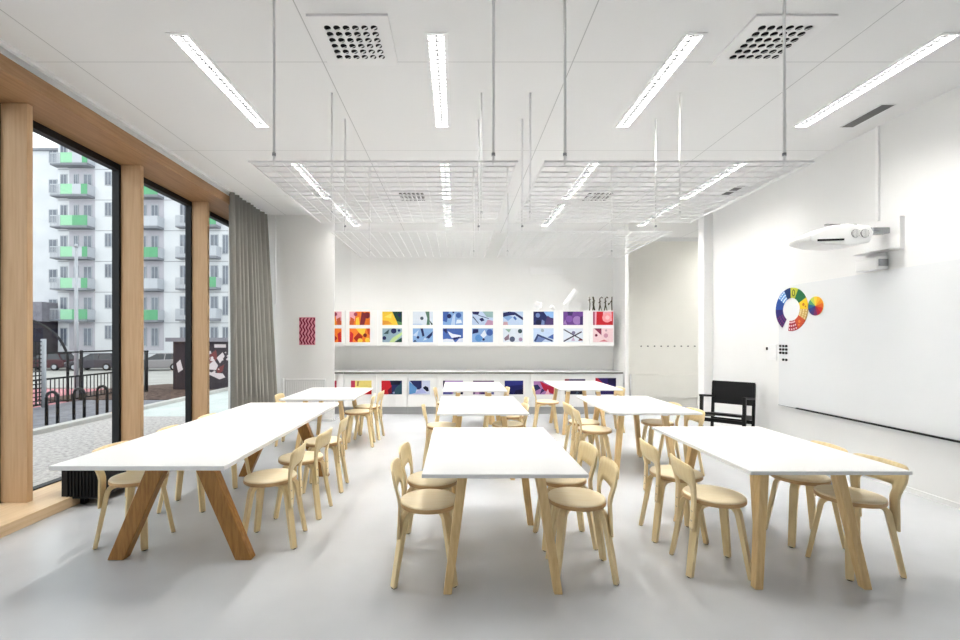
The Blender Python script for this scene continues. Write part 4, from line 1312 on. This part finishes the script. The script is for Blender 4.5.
# ------------------------------------------------------------ outside: parked cars
def car(loc, rot, paint, label):
    t = thing('car', label, 'car', loc, rot, 'parked cars')
    L = 2.1
    W = 0.85
    body = [(-L, 0.35), (-L + 0.02, 0.70), (-L + 0.12, 0.92), (-1.55, 0.98), (1.0, 0.95), (1.75, 0.80), (L, 0.62), (L, 0.35), (1.75, 0.24), (-1.8, 0.24)]
    bm = bmesh.new(); add_prism(bm, body, 1, -W, W); obj('body', bm, paint, t, bevel=0.06, seg=3)
    # cabin tapering inwards
    bot = [(-1.95, 0.93), (1.0, 0.93)]; top = [(-1.55, 1.46), (0.05, 1.46)]
    bm = bmesh.new()
    vb = [bm.verts.new((x, y, z)) for (x, z) in bot for y in (-W + 0.04, W - 0.04)]
    vt = [bm.verts.new((x, y, z)) for (x, z) in top for y in (-W + 0.2, W - 0.2)]
    a, b, c, d = vb; e, f, g_, h = vt
    for q in ((a, b, d, c), (e, g_, h, f), (a, c, g_, e), (b, f, h, d), (a, e, f, b), (c, d, h, g_)):
        bm.faces.new(q)
    cb = obj('cabin', bm, M['car_glass'], t, bevel=0.04)
    bm = bmesh.new()
    add_box(bm, -1.6, 0.1, -W + 0.19, W - 0.19, 1.44, 1.49); 
    for y in (-1, 1):
        add_bar(bm, (-0.55, y * (W - 0.03), 0.93), (-0.60, y * (W - 0.19), 1.46), 0.07, 0.03)
        add_bar(bm, (-1.9, y * (W - 0.04), 0.93), (-1.5, y * (W - 0.19), 1.46), 0.12, 0.03)
        add_bar(bm, (1.0, y * (W - 0.04), 0.93), (0.05, y * (W - 0.19), 1.46), 0.06, 0.03)
    obj('roof', bm, paint, t)
    for x in (-1.3, 1.3):
        for y in (-1, 1):
            bm = bmesh.new(); add_cyl(bm, (x, y * (W - 0.16), 0.32), (x, y * (W + 0.02), 0.32), 0.32, 20)
            wl = obj('wheel', bm, M['tyre'], t)
            bm = bmesh.new(); add_cyl(bm, (x, y * (W + 0.005), 0.32), (x, y * (W + 0.03), 0.32), 0.19, 14); obj('hub_cap', bm, M['win_frame'], wl)
    for y in (-1, 1):
        bm = bmesh.new(); add_box(bm, L - 0.06, L + 0.01, y * 0.6 - 0.16, y * 0.6 + 0.16, 0.62, 0.72); obj('headlight', bm, M['win_frame'], t)
        bm = bmesh.new(); add_box(bm, -L - 0.01, -L + 0.1, y * 0.68 - 0.1, y * 0.68 + 0.1, 0.75, 0.92); obj('tail_light', bm, M['car_red'], t)
car((-25.9, 39.3, gz(39.3) - 0.02), PI + 0.35, M['car_silver'], 'silver hatchback parked on the road, seen through the second window')
car((-31.6, 39.6, gz(39.6) - 0.02), PI + 0.1, M['car_dark'], 'dark grey car parked on the road behind the lamp post')
car((-36.0, 39.6, gz(39.6) - 0.02), PI + 0.05, M['car_red'], 'dark maroon car parked on the road, furthest from the shed')

# ------------------------------------------------------------ outside: apartment building
DB = 44.0
def bX(px): return (px - 456) * DB / 450
def bZ(py): return 1.5 + (338 - py) * DB / 450
t = thing('apartment_building', 'tall white apartment building with green balconies outside the windows', 'building', (0, 0, 0))
box('wall', bX(20), bX(58), DB + 1.2, DB + 12, -1.3, bZ(146), M['facade'], t)
box('wall', bX(58), bX(250), DB, DB + 12, -1.3, 32, M['facade2'], t)
box('roof', bX(18), bX(58), DB + 1.0, DB + 12, bZ(146), bZ(143.5), M['slab'], t)
floors = [314.5 - 30.7 * k_ for k_ in range(-1, 8)]     # balcony panel middles
def bwin(x0, x1, y0, y1, yy=DB):
    w = box('window', bX(x0), bX(x1), yy - 0.06, yy + 0.02, bZ(y1), bZ(y0), M['win_frame'], t)
    m_ = (x0 + x1) / 2
    bm = bmesh.new()
    e = 0.08
    add_box(bm, bX(x0) + e, bX(m_) - e / 2, yy - 0.075, yy - 0.06, bZ(y1) + e, bZ(y0) - e)
    add_box(bm, bX(m_) + e / 2, bX(x1) - e, yy - 0.075, yy - 0.06, bZ(y1) + e, bZ(y0) - e)
    obj('pane', bm, M['win_glass'], w)
rnd = random.Random(4)
def balcony(x0, x1, fy, cuts, drop):
    # slab, green and grey front panels, railing return
    s = box('balcony', bX(x0), bX(x1), DB - 0.95, DB + 0.05, bZ(fy + 7.4), bZ(fy + 5.2), M['slab'], t)
    for (a, b, m_) in cuts:
        box('balcony_panel', bX(a), bX(b), DB - 0.97, DB - 0.92, bZ(fy + 5.2), bZ(fy - 4.6), m_, s)
    for xx in (x0, x1):
        box('side_panel', bX(xx) - 0.03, bX(xx) + 0.03, DB - 0.92, DB, bZ(fy + 5.2), bZ(fy - 4.6), M['railing'], s)
def rail(x0, x1, fy):
    bm = bmesh.new()
    add_box(bm, bX(x0), bX(x1), DB - 0.72, DB - 0.66, bZ(fy - 4.6), bZ(fy - 5.4))
    n = 9
    for i in range(n + 1):
        xx = bX(x0) + (bX(x1) - bX(x0)) * i / n
        add_box(bm, xx - 0.02, xx + 0.02, DB - 0.71, DB - 0.67, bZ(fy + 5.2), bZ(fy - 4.8))
    s = box('balcony', bX(x0), bX(x1), DB - 0.75, DB + 0.05, bZ(fy + 6.6), bZ(fy + 5.2), M['slab'], t)
    obj('railing', bm, M['railing'], s)
for i, fy in enumerate(floors):
    if i > 0:
        k_ = i % 3
        cuts = [[(69, 80.5, M['green_light']), (80.5, 90, M['railing']), (90, 95, M['green'])],
                [(69, 80.5, M['green_light']), (80.5, 95, M['green'])],
                [(69, 80.5, M['green_light']), (80.5, 89, M['railing']), (89, 95, M['green'])]][k_]
        balcony(69, 95, fy, cuts, 0)
        rail(56.5, 69, fy)
        cuts = [[(137, 150.5, M['green_light']), (150.5, 164, M['railing'])], [(137, 150.5, M['green_light']), (150.5, 164, M['green'])]][i % 2]
        balcony(137, 164, fy + 0.5, cuts, 0)
        balcony(206, 221, fy - 1.5 + 0.5, [(206, 221, M['green'] if i % 2 == 0 else M['railing'])], 0)
        rail(180, 188, fy)
    # flat panels with the loggia shading in their colour, a hair proud of the facade
    for (a_, b_) in ((69.5, 95), (138, 164)):
        box('loggia_shade_panel', bX(a_), bX(b_), DB - 0.03, DB + 0.01, bZ(fy + 5.0), bZ(fy - 22.5), M['loggia'], t)
    box('facade_joint', bX(58), bX(250), DB - 0.015, DB + 0.01, bZ(fy + 8.6), bZ(fy + 8.1), M['slab'], t)
    wt, wb = fy - 17.5, fy + 1
    bwin(60.5, 67.5, wt, wb)
    bwin(38, 46.5, wt + 1, fy - 2.5, DB + 1.2)
    bwin(49.5, 54.5, wt + 1, fy - 2.5, DB + 1.2)
    bwin(74, 79, wt, wb, DB - 0.03); bwin(84, 92.5, wt, wb, DB - 0.03)
    bwin(105, 112, fy - 20, fy - 6)
    bwin(120, 128, fy - 20, fy - 6)
    bwin(142, 147, wt, wb, DB - 0.03); bwin(151.5, 159, wt, wb, DB - 0.03)
    bwin(180, 187, wt - 1, wb)
    bwin(210.5, 218.5, wt - 1, wb); bwin(222.5, 229, wt - 1, wb)
    bwin(238, 246, wt, wb)
# low sheds at its foot
box('annex', bX(18), bX(55), DB - 3.2, DB + 1.2, -1.3, bZ(322), M['shed'], t)
box('annex', bX(18), bX(56), DB - 1.5, DB + 1.2, bZ(322), bZ(303), M['shed_grey'], t)
